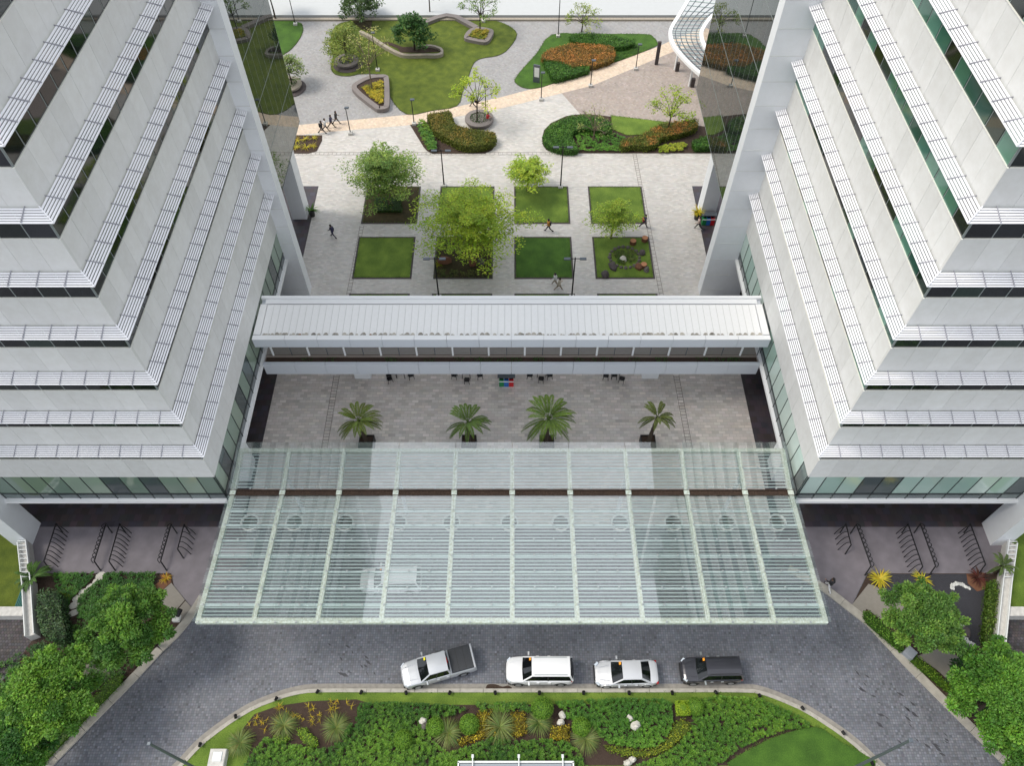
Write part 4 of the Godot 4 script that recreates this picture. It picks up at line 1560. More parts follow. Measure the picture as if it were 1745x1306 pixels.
# ------------------------------------------------------------------ people
# bones: [from, to, radius, radius, zone]; a smooth union of tapered capsules meshed as surface nets
func skin_mesh(bones: Array, cell: float, tones: Array) -> ArrayMesh:
	var lo := Vector3.ONE * 99
	var hi := -lo
	for b in bones:
		for e in 2:
			var r: float = b[2 + e] + cell * 2
			lo = lo.min((b[e] as Vector3) - Vector3.ONE * r)
			hi = hi.max((b[e] as Vector3) + Vector3.ONE * r)
	var n := Vector3i(((hi - lo) / cell).ceil()) + Vector3i.ONE
	var val := PackedFloat32Array()
	val.resize(n.x * n.y * n.z)
	val.fill(1.0)
	var zone := PackedByteArray()
	zone.resize(val.size())
	for b in bones:
		var a: Vector3 = b[0]
		var d: Vector3 = (b[1] as Vector3) - a
		var dd := maxf(d.length_squared(), 1e-8)
		var rm: float = maxf(b[2], b[3]) + cell * 2.2
		var p0 := Vector3i(((a.min(b[1]) - Vector3.ONE * rm - lo) / cell).floor()).clamp(Vector3i.ZERO, n - Vector3i.ONE)
		var p1 := Vector3i(((a.max(b[1]) + Vector3.ONE * rm - lo) / cell).ceil()).clamp(Vector3i.ZERO, n - Vector3i.ONE)
		for z in range(p0.z, p1.z + 1):
			for y in range(p0.y, p1.y + 1):
				var row := (z * n.y + y) * n.x
				for x in range(p0.x, p1.x + 1):
					var p := lo + Vector3(x, y, z) * cell
					var f := clampf((p - a).dot(d) / dd, 0, 1)
					var q: float = p.distance_to(a + d * f) - lerpf(b[2], b[3], f)
					var o := val[row + x]
					var hmix := clampf(0.5 + 0.5 * (o - q) / 0.03, 0, 1)
					if q < o:
						zone[row + x] = b[4]
					val[row + x] = lerpf(o, q, hmix) - 0.03 * hmix * (1 - hmix) if o < 0.9 else q
	var ids := {}
	var m := MB.new()
	var step := [1, n.x, n.x * n.y]
	for z in n.z - 1:
		for y in n.y - 1:
			for x in n.x - 1:
				var i := (z * n.y + y) * n.x + x
				var mask := 0
				for k in 8:
					if val[i + (k & 1) + (n.x if k & 2 else 0) + (step[2] if k & 4 else 0)] < 0:
						mask |= 1 << k
				if mask == 0 or mask == 255:
					continue
				var s := Vector3.ZERO
				var c := 0
				var g := Vector3.ZERO
				var zb := 0
				for k in 8:
					var vk := val[i + (k & 1) + (n.x if k & 2 else 0) + (step[2] if k & 4 else 0)]
					var pk := Vector3(k & 1, (k >> 1) & 1, (k >> 2) & 1)
					g += (pk - Vector3.ONE * 0.5) * vk
					if vk < 0:
						zb = zone[i + (k & 1) + (n.x if k & 2 else 0) + (step[2] if k & 4 else 0)]
					for ax in 3:
						if not (k >> ax) & 1:
							var vj := val[i + ((k | 1 << ax) & 1) + (n.x if (k | 1 << ax) & 2 else 0) + (step[2] if (k | 1 << ax) & 4 else 0)]
							if (vk < 0) != (vj < 0):
								var ad := Vector3.ZERO
								ad[ax] = vk / (vk - vj)
								s += pk + ad
								c += 1
				ids[i] = m.v.size()
				m.v.append(lo + (Vector3(x, y, z) + s / c) * cell)
				m.n.append(g.normalized())
				m.c.append(tones[zb])
	for i in ids:
		for ax in 3:
			var u: int = step[(ax + 1) % 3]
			var w: int = step[(ax + 2) % 3]
			if ids.has(i - u) and ids.has(i - w) and ids.has(i - u - w):
				var a := val[i]
				var b := val[i + step[ax]]
				if (a < 0) != (b < 0):
					var q := [ids[i], ids[i - u], ids[i - u - w], ids[i - w]]
					m.t.append_array([q[0], q[2], q[1], q[0], q[3], q[2]] if a < 0 else [q[0], q[1], q[2], q[0], q[2], q[3]])
	return m.done()


# zones: 0 skin, 1 top, 2 trousers, 3 hair, 4 shoes, 5 bag
func person(label: String, at: Vector3, turn: float, pose: String, tones: Array, bag := false, sleeve := true, group := "") -> void:
	var b := []
	var hip := 0.93 if pose != "sit" else 0.5
	var f := 1.0
	var lean := 0.06 if pose != "sit" else 0.05
	var neck := Vector3(lean, hip + 0.52, 0)
	b.append([Vector3(0, hip, 0), Vector3(lean * 0.5, hip + 0.24, 0), 0.145, 0.14, 2 if false else 1])
	b.append([Vector3(lean * 0.5, hip + 0.24, 0), Vector3(lean, hip + 0.42, 0), 0.14, 0.155, 1])
	b.append([Vector3(lean, hip + 0.46, -0.15), Vector3(lean, hip + 0.46, 0.15), 0.075, 0.075, 1])
	b.append([neck, neck + Vector3(0.02, 0.1, 0), 0.055, 0.052, 0])
	b.append([neck + Vector3(0.03, 0.17, 0), neck + Vector3(0.035, 0.23, 0), 0.09, 0.098, 0])
	b.append([neck + Vector3(0.125, 0.165, 0), neck + Vector3(0.135, 0.15, 0), 0.018, 0.02, 0])
	b.append([neck + Vector3(0.0, 0.21, 0), neck + Vector3(0.01, 0.255, 0), 0.1, 0.098, 3])
	for s in [-1, 1]:
		var ph: float = s * f
		var h := Vector3(0, hip - 0.02, s * 0.095)
		var knee: Vector3
		var foot: Vector3
		if pose == "sit":
			knee = h + Vector3(0.42, 0.02, s * 0.05)
			foot = knee + Vector3(0.04, -0.44, 0)
		else:
			var q := 0.42 * ph if pose == "walk" else 0.05 * ph
			knee = h + Vector3(sin(q) * 0.44 + (0.05 if q < 0 else 0.0), -cos(q) * 0.43, 0)
			foot = knee + Vector3(sin(q - (0.55 if q < 0 else -0.02)) * 0.42, -cos(q - 0.3) * 0.40, 0)
			foot.y = maxf(foot.y, 0.08)
		b.append([h, knee, 0.092, 0.062, 2])
		b.append([knee, foot, 0.062, 0.043, 2])
		b.append([foot + Vector3(-0.03, -0.035, 0), foot + Vector3(0.15, -0.045, 0), 0.045, 0.036, 4])
		var sh := Vector3(lean, hip + 0.455, s * 0.19)
		var swing := -0.45 * ph if pose == "walk" else 0.12
		if pose == "sit":
			swing = 0.5
		var el := sh + Vector3(sin(swing) * 0.28, -cos(swing) * 0.28, s * 0.03)
		var fore := swing + (0.5 if pose != "sit" else 1.0)
		var hand := el + Vector3(sin(fore) * 0.25, -cos(fore) * 0.25, -s * 0.02)
		b.append([sh, el, 0.052, 0.043, 1])
		b.append([el, hand, 0.042, 0.03, 1 if sleeve else 0])
		var hd := (hand - el).normalized()
		b.append([hand, hand + hd * 0.09, 0.034, 0.03, 0])
		for k in 4:
			var o := Vector3(0.018 * (k - 1.5), 0, 0)
			b.append([hand + hd * 0.09 + o, hand + hd * (0.15 + 0.015 * sin(k + 0.6)) + o * 1.3, 0.01, 0.008, 0])
		b.append([hand + hd * 0.03, hand + hd * 0.08 + Vector3(0.045, 0, 0), 0.012, 0.01, 0])
	for q in b:
		if q[2] > 0.03:
			q[2] *= 1.14
			q[3] *= 1.14
	var t := thing("person", label, "person", at, turn, group)
	put("body", skin_mesh(b, 0.034, tones), M.painted, t)
	if bag:
		var p := MB.new()
		p.col = tones[5]
		p.cbox(Vector3(-0.17, hip + 0.3, 0), Vector3(0.16, 0.42, 0.3), 0.05)
		put("backpack", p, M.painted, t)


# ------------------------------------------------------------------ street furniture
func small_lamp(label: String, at: Vector3, h: float, turn := 0.0) -> void:
	var t := thing("garden_lamp", label, "lamp post", at, turn, "black lamp posts of the far garden")
	var b := MB.new()
	b.cbox(Vector3(0, 0.17, 0), Vector3(0.5, 0.34, 0.5), 0.04)
	put("base", b, M.low_wall, t)
	b = MB.new()
	b.tube(Vector3(0, 0.3, 0), Vector3(0, h, 0), 0.06, 0.045, 8)
	put("pole", b, M.black_metal, t)
	b = MB.new()
	b.cbox(Vector3(0.12, h + 0.03, 0), Vector3(0.5, 0.14, 0.34), 0.04)
	put("lamp_head", b, M.grey_metal, t)


func twin_lamp(label: String, at: Vector3, h: float) -> void:
	var t := thing("twin_lamp", label, "lamp post", at, 0, "tall twin headed lamp posts")
	var b := MB.new()
	b.cbox(Vector3(0, 0.15, 0), Vector3(0.5, 0.3, 0.5), 0.04)
	put("base", b, M.low_wall, t)
	b = MB.new()
	b.tube(Vector3(0, 0.28, 0), Vector3(0, h + 0.15, 0), 0.08, 0.055, 8)
	put("pole", b, M.black_metal, t)
	b = MB.new()
	b.bar(Vector3(-0.75, h, 0), Vector3(0.75, h, 0), 0.06, 0.06)
	put("crossarm", b, M.black_metal, t)
	for s in [-1, 1]:
		b = MB.new()
		b.cbox(Vector3(s * 0.75, h, 0), Vector3(0.62, 0.12, 0.3), 0.03)
		put("lamp_head", b, M.grey_metal, t)


func round_planter(label: String, at: Vector3, r: float, h: float, m: Material, pad := false) -> void:
	var t := thing("round_planter", label, "planter", at)
	var b := MB.new()
	b.lathe(Vector3.ZERO, [[r * 0.9, 0], [r * 0.9, h * 0.55], [r, h * 0.6], [r, h - 0.03], [r - 0.04, h], [r * 0.66, h], [r * 0.64, h - 0.14], [0.0, h - 0.13]], 28)
	put("seat_ring", b, m, t)
	if pad:
		b = MB.new()
		b.lathe(Vector3(0.15, 0.07, 0.35), [[r * 1.25, 0], [r * 1.25, 0.02], [0, 0.021]], 28)
		put("paved_pad", b, M.stone_dark, t)
	b = MB.new()
	for k in 260:
		var q := rnd(0, TAU)
		var e := sqrt(rng.randf()) * r * 0.62
		b.col = foliage_tone(Color(0.05, 0.13, 0.025), 0.3)
		b.leaf(Vector3(cos(q) * e, h - 0.06 + rnd(0, 0.18), sin(q) * e), (rdir() + Vector3(0, 0.4, 0)).normalized(), rdir(), 0.17, 0.09)
	stuff(put("plants", b, M.leaf, t))


func seat_wall(label: String, line: Array, w: float, h: float, m: Material) -> void:
	var b := MB.new()
	b.strip(line, -w / 2, w / 2, 0, h)
	tag(put("seat_wall", b, m), label, "wall")


func bike_rack(label: String, a: Vector3, b: Vector3, lean: float, hoops: int, flat := false) -> void:
	var t := thing("bike_rack", label, "bike rack", Vector3.ZERO, 0, "black steel bike racks")
	var r := MB.new()
	r.tube(a, b, 0.05, 0.05, 8)
	put("rail", r, M.black_metal, t)
	for e in [a, b]:
		var f := MB.new()
		f.tube(e, e + Vector3(lean * 0.5, -a.y + 0.03, 0.5), 0.05, 0.05, 8)
		put("foot", f, M.black_metal, t)
	for k in hoops:
		var p := a.lerp(b, (k + 0.6) / hoops)
		var hb := MB.new()
		if flat:
			var pts := []
			for j in 7:
				var q := PI * j / 6.0
				pts.append(p + Vector3(-lean * 0.32 * sin(q), 0.1 * sin(q), (0.5 - j / 6.0) * 0.62))
			hb.path_tube(pts, 0.032, 6)
		else:
			var pts := []
			for j in 8:
				var e := j / 7.0
				pts.append(p + Vector3(lean * 1.15 * e, -a.y * e * e + 0.03 * e + 0.22 * sin(PI * e), 0.32 * e * e))
			hb.path_tube(pts, 0.032, 6)
		put("hoop", hb, M.black_metal, t)


func cafe_chair(label: String, at: Vector3, turn: float) -> void:
	var t := thing("cafe_chair", label, "chair", at, turn, "black chairs under the link bridge")
	var b := MB.new()
	b.cbox(Vector3(0, 0.45, 0), Vector3(0.46, 0.05, 0.46), 0.015)
	put("seat", b, M.black_metal, t)
	b = MB.new()
	b.cbox(Vector3(0, 0.7, -0.22), Vector3(0.46, 0.36, 0.05), 0.015)
	put("backrest", b, M.black_metal, t)
	for x in [-0.2, 0.2]:
		for z in [-0.2, 0.2]:
			b = MB.new()
			b.tube(Vector3(x * 1.15, 0, z * 1.2), Vector3(x, 0.45, z), 0.025, 0.025, 6)
			put("leg", b, M.black_metal, t)


func cafe_table(label: String, at: Vector3) -> void:
	var t := thing("cafe_table", label, "table", at, 0, "black tables under the link bridge")
	var b := MB.new()
	b.cbox(Vector3(0, 0.73, 0), Vector3(0.8, 0.05, 0.8), 0.02)
	put("tabletop", b, M.black_metal, t)
	for x in [-0.34, 0.34]:
		for z in [-0.34, 0.34]:
			b = MB.new()
			b.tube(Vector3(x * 1.1, 0, z * 1.1), Vector3(x, 0.72, z), 0.03, 0.03, 6)
			put("leg", b, M.black_metal, t)


func bin_station(label: String, at: Vector3) -> void:
	var t := thing("recycling_station", label, "recycling bins", at)
	var b := MB.new()
	b.box(Vector3(0, 0.9, -0.3), Vector3(1.5, 0.5, 0.06))
	put("back_board", b, M.grey_metal, t)
	b = MB.new()
	b.box(Vector3(0, 1.25, -0.1), Vector3(1.6, 0.06, 0.6))
	put("shelter_roof", b, M.grey_metal, t)
	for k in 3:
		b = MB.new()
		b.cbox(Vector3(-0.45 + 0.45 * k, 0.44, 0.05), Vector3(0.42, 0.88, 0.5), 0.03)
		put("bin", b, [M.bin_green, M.bin_blue, M.bin_red][k], t)
		b = MB.new()
		b.box(Vector3(-0.45 + 0.45 * k, 0.885, 0.0), Vector3(0.3, 0.02, 0.2))
		put("bin_opening", b, M.black_trim, t)
	b = MB.new()
	b.box(Vector3(0, 0.8, 0.31), Vector3(1.4, 0.14, 0.02))
	put("label_strip", b, M.sign_face, t)


func pot(label: String, at: Vector3, r: float, h: float, m: Material) -> void:
	var t := thing("plant_pot", label, "plant pot", at)
	var b := MB.new()
	b.lathe(Vector3.ZERO, [[0.0, 0.0], [r * 0.72, 0.0], [r, h], [r * 0.88, h], [r * 0.86, h - 0.08], [0, h - 0.07]], 18)
	put("pot", b, m, t)


func swoosh() -> void:
	var t := thing("curved_canopy", "white curving glazed canopy on slim columns beside the right mirrored wing", "canopy")
	var lo := smooth([Vector2(23.77, -102.57), Vector2(23.51, -101.4), Vector2(21.82, -97.61), Vector2(20.51, -94.69), Vector2(20.12, -93.09), Vector2(20.2, -90.83), Vector2(20.86, -88.47), Vector2(22.29, -85.2), Vector2(23.92, -82.53)], 6, false)
	var hi := smooth([Vector2(31.24, -103.76), Vector2(29.12, -100.25), Vector2(26.17, -97.42), Vector2(24.58, -94.69), Vector2(24.03, -92.91), Vector2(24.07, -90.49), Vector2(24.9, -87.8), Vector2(26.22, -85.52), Vector2(27.43, -83.93)], 6, false)
	# widen the start where the first points run off the frame
	var n := mini(lo.size(), hi.size())
	for line in [lo, hi]:
		var b := MB.new()
		b.strip(line, -0.22, 0.22, 3.75, 4.15)
		put("edge_beam", b, M.parapet_white, t)
	for k in n - 1:
		var g := MB.new()
		g.quad(v3(lo[k], 4.0), v3(lo[k + 1], 4.0), v3(hi[k + 1], 4.0), v3(hi[k], 4.0))
		put("glass_panel", g, M.canopy_glass_2, t)
		if k % 2 == 0:
			var r := MB.new()
			r.bar(v3(lo[k], 3.9), v3(hi[k], 3.9), 0.08, 0.12)
			put("cross_rib", r, M.canopy_bar, t)
	for j in range(1, 6):
		var l := []
		for k in n:
			l.append((lo[k] as Vector2).lerp(hi[k], j / 6.0))
		var r := MB.new()
		r.strip(l, -0.035, 0.035, 3.9, 4.03)
		put("glazing_bar", r, M.grey_metal, t)
	for p in [Vector2(21.22, -91.61), Vector2(22.57, -87.99), Vector2(24.45, -84.51)]:
		var c := MB.new()
		c.tube(v3(p), v3(p, 3.9), 0.16, 0.14, 12)
		put("column", c, M.parapet_white, t)


# ------------------------------------------------------------------ planting of each place
const ORD := ["first", "second", "third", "fourth", "fifth", "sixth", "seventh", "eighth", "ninth", "tenth", "eleventh", "twelfth", "thirteenth", "fourteenth", "fifteenth", "sixteenth", "seventeenth"]
const DEEP := Color(0.05, 0.13, 0.022)
const FRESH := Color(0.13, 0.27, 0.04)
const LIME := Color(0.28, 0.4, 0.03)
const GOLD := Color(0.5, 0.4, 0.03)
const ORANGE := Color(0.36, 0.17, 0.045)
const OLIVE := Color(0.13, 0.15, 0.035)


func plaza_trees() -> void:
	tier_tree("tiered_tree", "tall green tiered tree rising from the brown square far left on the plaza", Vector3(-13.44, 0, -65.48), 6.78, 4.7, 5, 14000, 0.24, Color(0.13, 0.23, 0.045), Color(0.32, 0.45, 0.09), 0.5)
	tier_tree("tiered_tree", "largest bright lime tiered tree spreading over the middle plaza squares", Vector3(-3.89, 0, -57.56), 7.02, 6.2, 4, 20000, 0.24, Color(0.25, 0.38, 0.03), Color(0.45, 0.57, 0.05), 0.55)
	tier_tree("tiered_tree", "lime tree with rounded crown at the top edge of the third far square", Vector3(1.8, 0, -68), 3.57, 2.9, 4, 8500, 0.22, Color(0.25, 0.38, 0.035), Color(0.44, 0.56, 0.06), 0.62)
	tier_tree("tiered_tree", "slender young lime tree over the fourth column of plaza squares", Vector3(10.59, 0, -60.43), 4.63, 2.8, 4, 5500, 0.2, Color(0.22, 0.35, 0.035), Color(0.4, 0.52, 0.06), 0.5)
	# undergrowth of the brown squares
	spiky("yellow_dracaena", "yellow striped dracaena left under the far left tiered tree", Vector3(-14.43, 0, -65.01), 26, 0.7, 0.09, GOLD * 0.8, LIME)
	spiky("yellow_dracaena", "yellow striped dracaena in the middle under the far left tiered tree", Vector3(-13.7, 0, -65.48), 26, 0.8, 0.09, GOLD * 0.8, LIME)
	spiky("yellow_dracaena", "yellow striped dracaena right under the far left tiered tree", Vector3(-12.82, 0, -65.01), 26, 0.7, 0.09, GOLD * 0.8, LIME)
	hedge("square_hedge", "low dark square hedge round the foot of the far left tiered tree", [Vector2(-15.11, -66.63), Vector2(-12.24, -66.63), Vector2(-11.92, -64.35), Vector2(-15.01, -64.35)], 0.45, DEEP * 0.7, DEEP, 180.0, 0.1)
	spiky("yellow_dracaena", "small yellow plant at the left edge of the brown square with rocks", Vector3(-7.51, 0, -56.54), 24, 0.6, 0.08, GOLD * 0.7, LIME)
	rock("boulder", "rusty brown boulder left in the brown square under the largest lime tree", Vector3(-6.93, 0, -56.97), Vector3(0.75, 0.5, 0.5), M.terracotta)
	rock("boulder", "pair of boulders, left one, at the trunk of the largest lime tree", Vector3(-3.99, 0, -56.71), Vector3(0.6, 0.5, 0.45), M.terracotta)
	rock("boulder", "pair of boulders, grey right one, at the trunk of the largest lime tree", Vector3(-3.14, 0, -56.8), Vector3(0.5, 0.4, 0.4), M.rock)
	cover("ground_cover", "low dark planting strip along the near edge of the brown square with rocks", [Vector2(-7.65, -55.71), Vector2(-2.03, -55.71), Vector2(-1.9, -54.89), Vector2(-7.72, -54.89)], 0.25, 60, 0.12, DEEP * 0.6, OLIVE)
	# stump garden
	for s in [[1078, 413, 0.45], [1098, 410, 0.42], [1096, 456, 0.48], [1088, 457, 0.4]]:
		pass
	var stumps := [Vector3(12.83, 0, -59.63), Vector3(14.11, 0, -60.07), Vector3(13.61, 0, -56.21)]
	for k in 3:
		var t := thing("tree_stump", "sawn tree stump " + ["left of the two at the top of the stone ring square", "at the top right corner of the stone ring square", "with pale top beside rocks in the stone ring square"][k], "stump", stumps[k])
		var b := MB.new()
		b.tube(Vector3.ZERO, Vector3(0, 0.5, 0), 0.36, 0.33, 12)
		put("bark", b, M.wood, t)
		b = MB.new()
		b.tube(Vector3(0, 0.5, 0), Vector3(0, 0.51, 0), 0.31, 0.31, 12)
		put("sawn_top", b, M.wood_pale, t)
	rock("boulder", "brown boulder beside the pale topped stump", Vector3(13.11, 0, -56.13), Vector3(0.5, 0.4, 0.4), M.terracotta)
	rock("boulder", "grey boulder in front of the pale topped stump", Vector3(13.87, 0, -55.79), Vector3(0.4, 0.3, 0.3), M.rock)
	rock("boulder", "dark flat boulder left of the stone ring", Vector3(10.45, 0, -56.13), Vector3(0.6, 0.35, 0.4), M.stone_dark)
	rock("boulder", "dark boulder at the near left corner of the stone ring square", Vector3(9.58, 0, -55.05), Vector3(0.5, 0.45, 0.4), M.stone_dark)
	rock("boulder", "dark boulder right of the stone ring", Vector3(13.68, 0, -58.16), Vector3(0.4, 0.35, 0.35), M.stone_dark)
	rock("boulder", "pale boulder inside the stone ring", Vector3(11.57, 0, -57.22), Vector3(0.4, 0.4, 0.35), M.rock_white)
	for k in 20:
		var q := TAU * k / 20
		rock("ring_stone", "small grey stone in the ring round the fern bed", Vector3(cos(q) * 1.55, 0.05, sin(q) * 1.5) + Vector3(11.78, 0, -57.56), Vector3(0.2, 0.16, 0.2) * rnd(0.8, 1.2), M.rock, "ring stones")
	cover("ground_cover", "ferns growing inside the stone ring", smooth([Vector2(10.85, -58.24), Vector2(12.84, -58.42), Vector2(12.84, -57.05), Vector2(11.57, -56.54), Vector2(10.7, -57.05)], 3), 0.4, 40, 0.18, DEEP * 0.8, OLIVE)


func hedge_beds() -> void:
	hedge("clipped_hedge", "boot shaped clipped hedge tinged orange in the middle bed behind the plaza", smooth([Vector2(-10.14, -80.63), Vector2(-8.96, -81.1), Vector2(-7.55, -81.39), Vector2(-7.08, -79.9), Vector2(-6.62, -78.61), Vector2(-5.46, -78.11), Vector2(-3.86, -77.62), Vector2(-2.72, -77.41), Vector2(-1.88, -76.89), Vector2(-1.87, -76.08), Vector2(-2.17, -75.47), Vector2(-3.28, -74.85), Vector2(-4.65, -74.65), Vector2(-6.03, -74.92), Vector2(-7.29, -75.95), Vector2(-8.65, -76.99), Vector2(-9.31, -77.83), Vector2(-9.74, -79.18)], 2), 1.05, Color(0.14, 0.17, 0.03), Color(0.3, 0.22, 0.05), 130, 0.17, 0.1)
	cover("leafy_shrubs", "bright leafy shrubs left of the boot shaped hedge", smooth([Vector2(-11.29, -79.88), Vector2(-10.83, -80.39), Vector2(-10.39, -79.74), Vector2(-9.63, -78.3), Vector2(-9.09, -76.62), Vector2(-8.76, -75.38), Vector2(-9.07, -74.7), Vector2(-9.58, -74.56), Vector2(-9.97, -75.24), Vector2(-10.6, -76.9), Vector2(-11.15, -78.59)], 2), 0.75, 55, 0.2, Color(0.08, 0.2, 0.03), LIME, 0.25)
	var q1 := "hooked clipped green hedge in the right bed behind the plaza"
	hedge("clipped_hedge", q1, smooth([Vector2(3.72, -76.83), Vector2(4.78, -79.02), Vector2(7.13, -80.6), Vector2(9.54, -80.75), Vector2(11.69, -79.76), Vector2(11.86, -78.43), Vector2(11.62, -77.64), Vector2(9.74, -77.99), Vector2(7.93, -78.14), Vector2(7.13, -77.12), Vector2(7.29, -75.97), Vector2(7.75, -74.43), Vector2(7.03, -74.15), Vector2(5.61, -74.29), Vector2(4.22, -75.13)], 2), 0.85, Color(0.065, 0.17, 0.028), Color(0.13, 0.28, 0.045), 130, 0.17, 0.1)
	lawn_on("bed_lawn", "strip of lawn between hedges in the right bed behind the plaza", [Vector2(12.2, -81.79), Vector2(17.06, -80.82), Vector2(19.06, -80.42), Vector2(18.01, -79.38), Vector2(16.04, -78.05), Vector2(13.83, -77.91), Vector2(12.09, -79.08)], 0.1, M.lawn)
	cover("ground_cover", "bright green ground cover inside the hooked hedge", [Vector2(7.6, -77.62), Vector2(8.74, -78.49), Vector2(11.68, -78.49), Vector2(13.59, -77.33), Vector2(12.98, -76.46), Vector2(12.93, -74.76), Vector2(8, -74.76), Vector2(7.8, -76.18)], 0.4, 60, 0.15, Color(0.07, 0.2, 0.025), Color(0.14, 0.32, 0.04), 0.35)
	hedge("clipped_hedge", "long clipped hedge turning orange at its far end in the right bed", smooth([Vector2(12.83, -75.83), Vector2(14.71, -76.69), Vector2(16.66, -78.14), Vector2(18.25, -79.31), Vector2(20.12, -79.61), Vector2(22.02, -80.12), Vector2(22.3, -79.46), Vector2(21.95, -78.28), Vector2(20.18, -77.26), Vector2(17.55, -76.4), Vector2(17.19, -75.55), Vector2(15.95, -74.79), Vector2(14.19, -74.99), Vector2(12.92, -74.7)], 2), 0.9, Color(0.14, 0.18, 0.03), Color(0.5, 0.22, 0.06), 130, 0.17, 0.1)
	cover("yellow_shrubs", "yellow green shrubs in front of the long orange hedge", [Vector2(17.25, -75.36), Vector2(18.12, -75.92), Vector2(20.14, -76.21), Vector2(20.73, -75.92), Vector2(19.95, -74.8), Vector2(17.23, -74.38)], 0.5, 60, 0.16, LIME * 0.8, Color(0.5, 0.5, 0.06), 0.3)
	hedge("clipped_hedge", "short clipped green hedge at the right end of the bed by the mirrored wing", [Vector2(21.14, -75.69), Vector2(22.27, -76.69), Vector2(24.11, -76.98), Vector2(23.79, -74.84), Vector2(21.45, -74.7)], 0.85, Color(0.065, 0.17, 0.028), Color(0.13, 0.28, 0.045), 130, 0.17, 0.1)
	# pointed lawn with its hedges
	hedge("clipped_hedge", "orange clipped hedge with a slot, on the pointed far lawn", smooth([Vector2(4.03, -93.87), Vector2(4.96, -95.12), Vector2(6.81, -96.02), Vector2(8.05, -96.64), Vector2(9.66, -96.38), Vector2(11.48, -96.31), Vector2(13.54, -95.37), Vector2(13.26, -92.99), Vector2(12, -92.12), Vector2(10.57, -91.37), Vector2(8.6, -91.26), Vector2(7.8, -91.09), Vector2(6.27, -92.4), Vector2(4.1, -92.89)], 2), 0.75, Color(0.24, 0.16, 0.04), Color(0.62, 0.28, 0.08), 130, 0.17, 0.1)
	hedge("clipped_hedge", "wedge of clipped green hedge behind the orange hedge on the pointed lawn", [Vector2(7.73, -98.52), Vector2(9.81, -99.15), Vector2(12.67, -98.78), Vector2(16.45, -97.41), Vector2(16.37, -96.56), Vector2(14.89, -95.84), Vector2(13.67, -95.73), Vector2(11.29, -96.38), Vector2(9.67, -96.6), Vector2(8.07, -97.11)], 0.75, Color(0.06, 0.16, 0.025), Color(0.12, 0.26, 0.045), 130, 0.17, 0.1)
	hedge("clipped_hedge", "wedge of clipped green hedge in front of the orange hedge on the pointed lawn", [Vector2(4.1, -92.65), Vector2(6.27, -92.19), Vector2(7.99, -91.02), Vector2(9.98, -91.37), Vector2(9.96, -90.41), Vector2(5.55, -88.4), Vector2(5.08, -88.9)], 0.75, Color(0.06, 0.16, 0.025), Color(0.12, 0.26, 0.045), 130, 0.17, 0.1)
	cover("ground_cover", "dark ground cover right of the orange hedge on the pointed lawn", [Vector2(13.67, -96.1), Vector2(16.73, -97.19), Vector2(17.2, -95.74), Vector2(13.55, -93.25)], 0.2, 40, 0.14, DEEP, FRESH * 0.7, 0.3)
	# small bed with yellow rosettes beside the left wing
	for k in 6:
		spiky("yellow_dracaena", "yellow leaved rosette in the small soil bed by the left wing, " + ["back left", "back middle", "back right", "front left", "front middle", "front right"][k], [Vector3(-25.46, 0, -76.98), Vector3(-24.59, 0, -77.2), Vector3(-23.55, 0, -77.31), Vector3(-25.32, 0, -75.66), Vector3(-24.21, 0, -75.66), Vector3(-23.48, 0, -75.88)][k], 22, 0.75, 0.09, GOLD * 0.7, Color(0.55, 0.5, 0.05), 0.7, 0.5, 0.0, "yellow rosettes by the left wing")


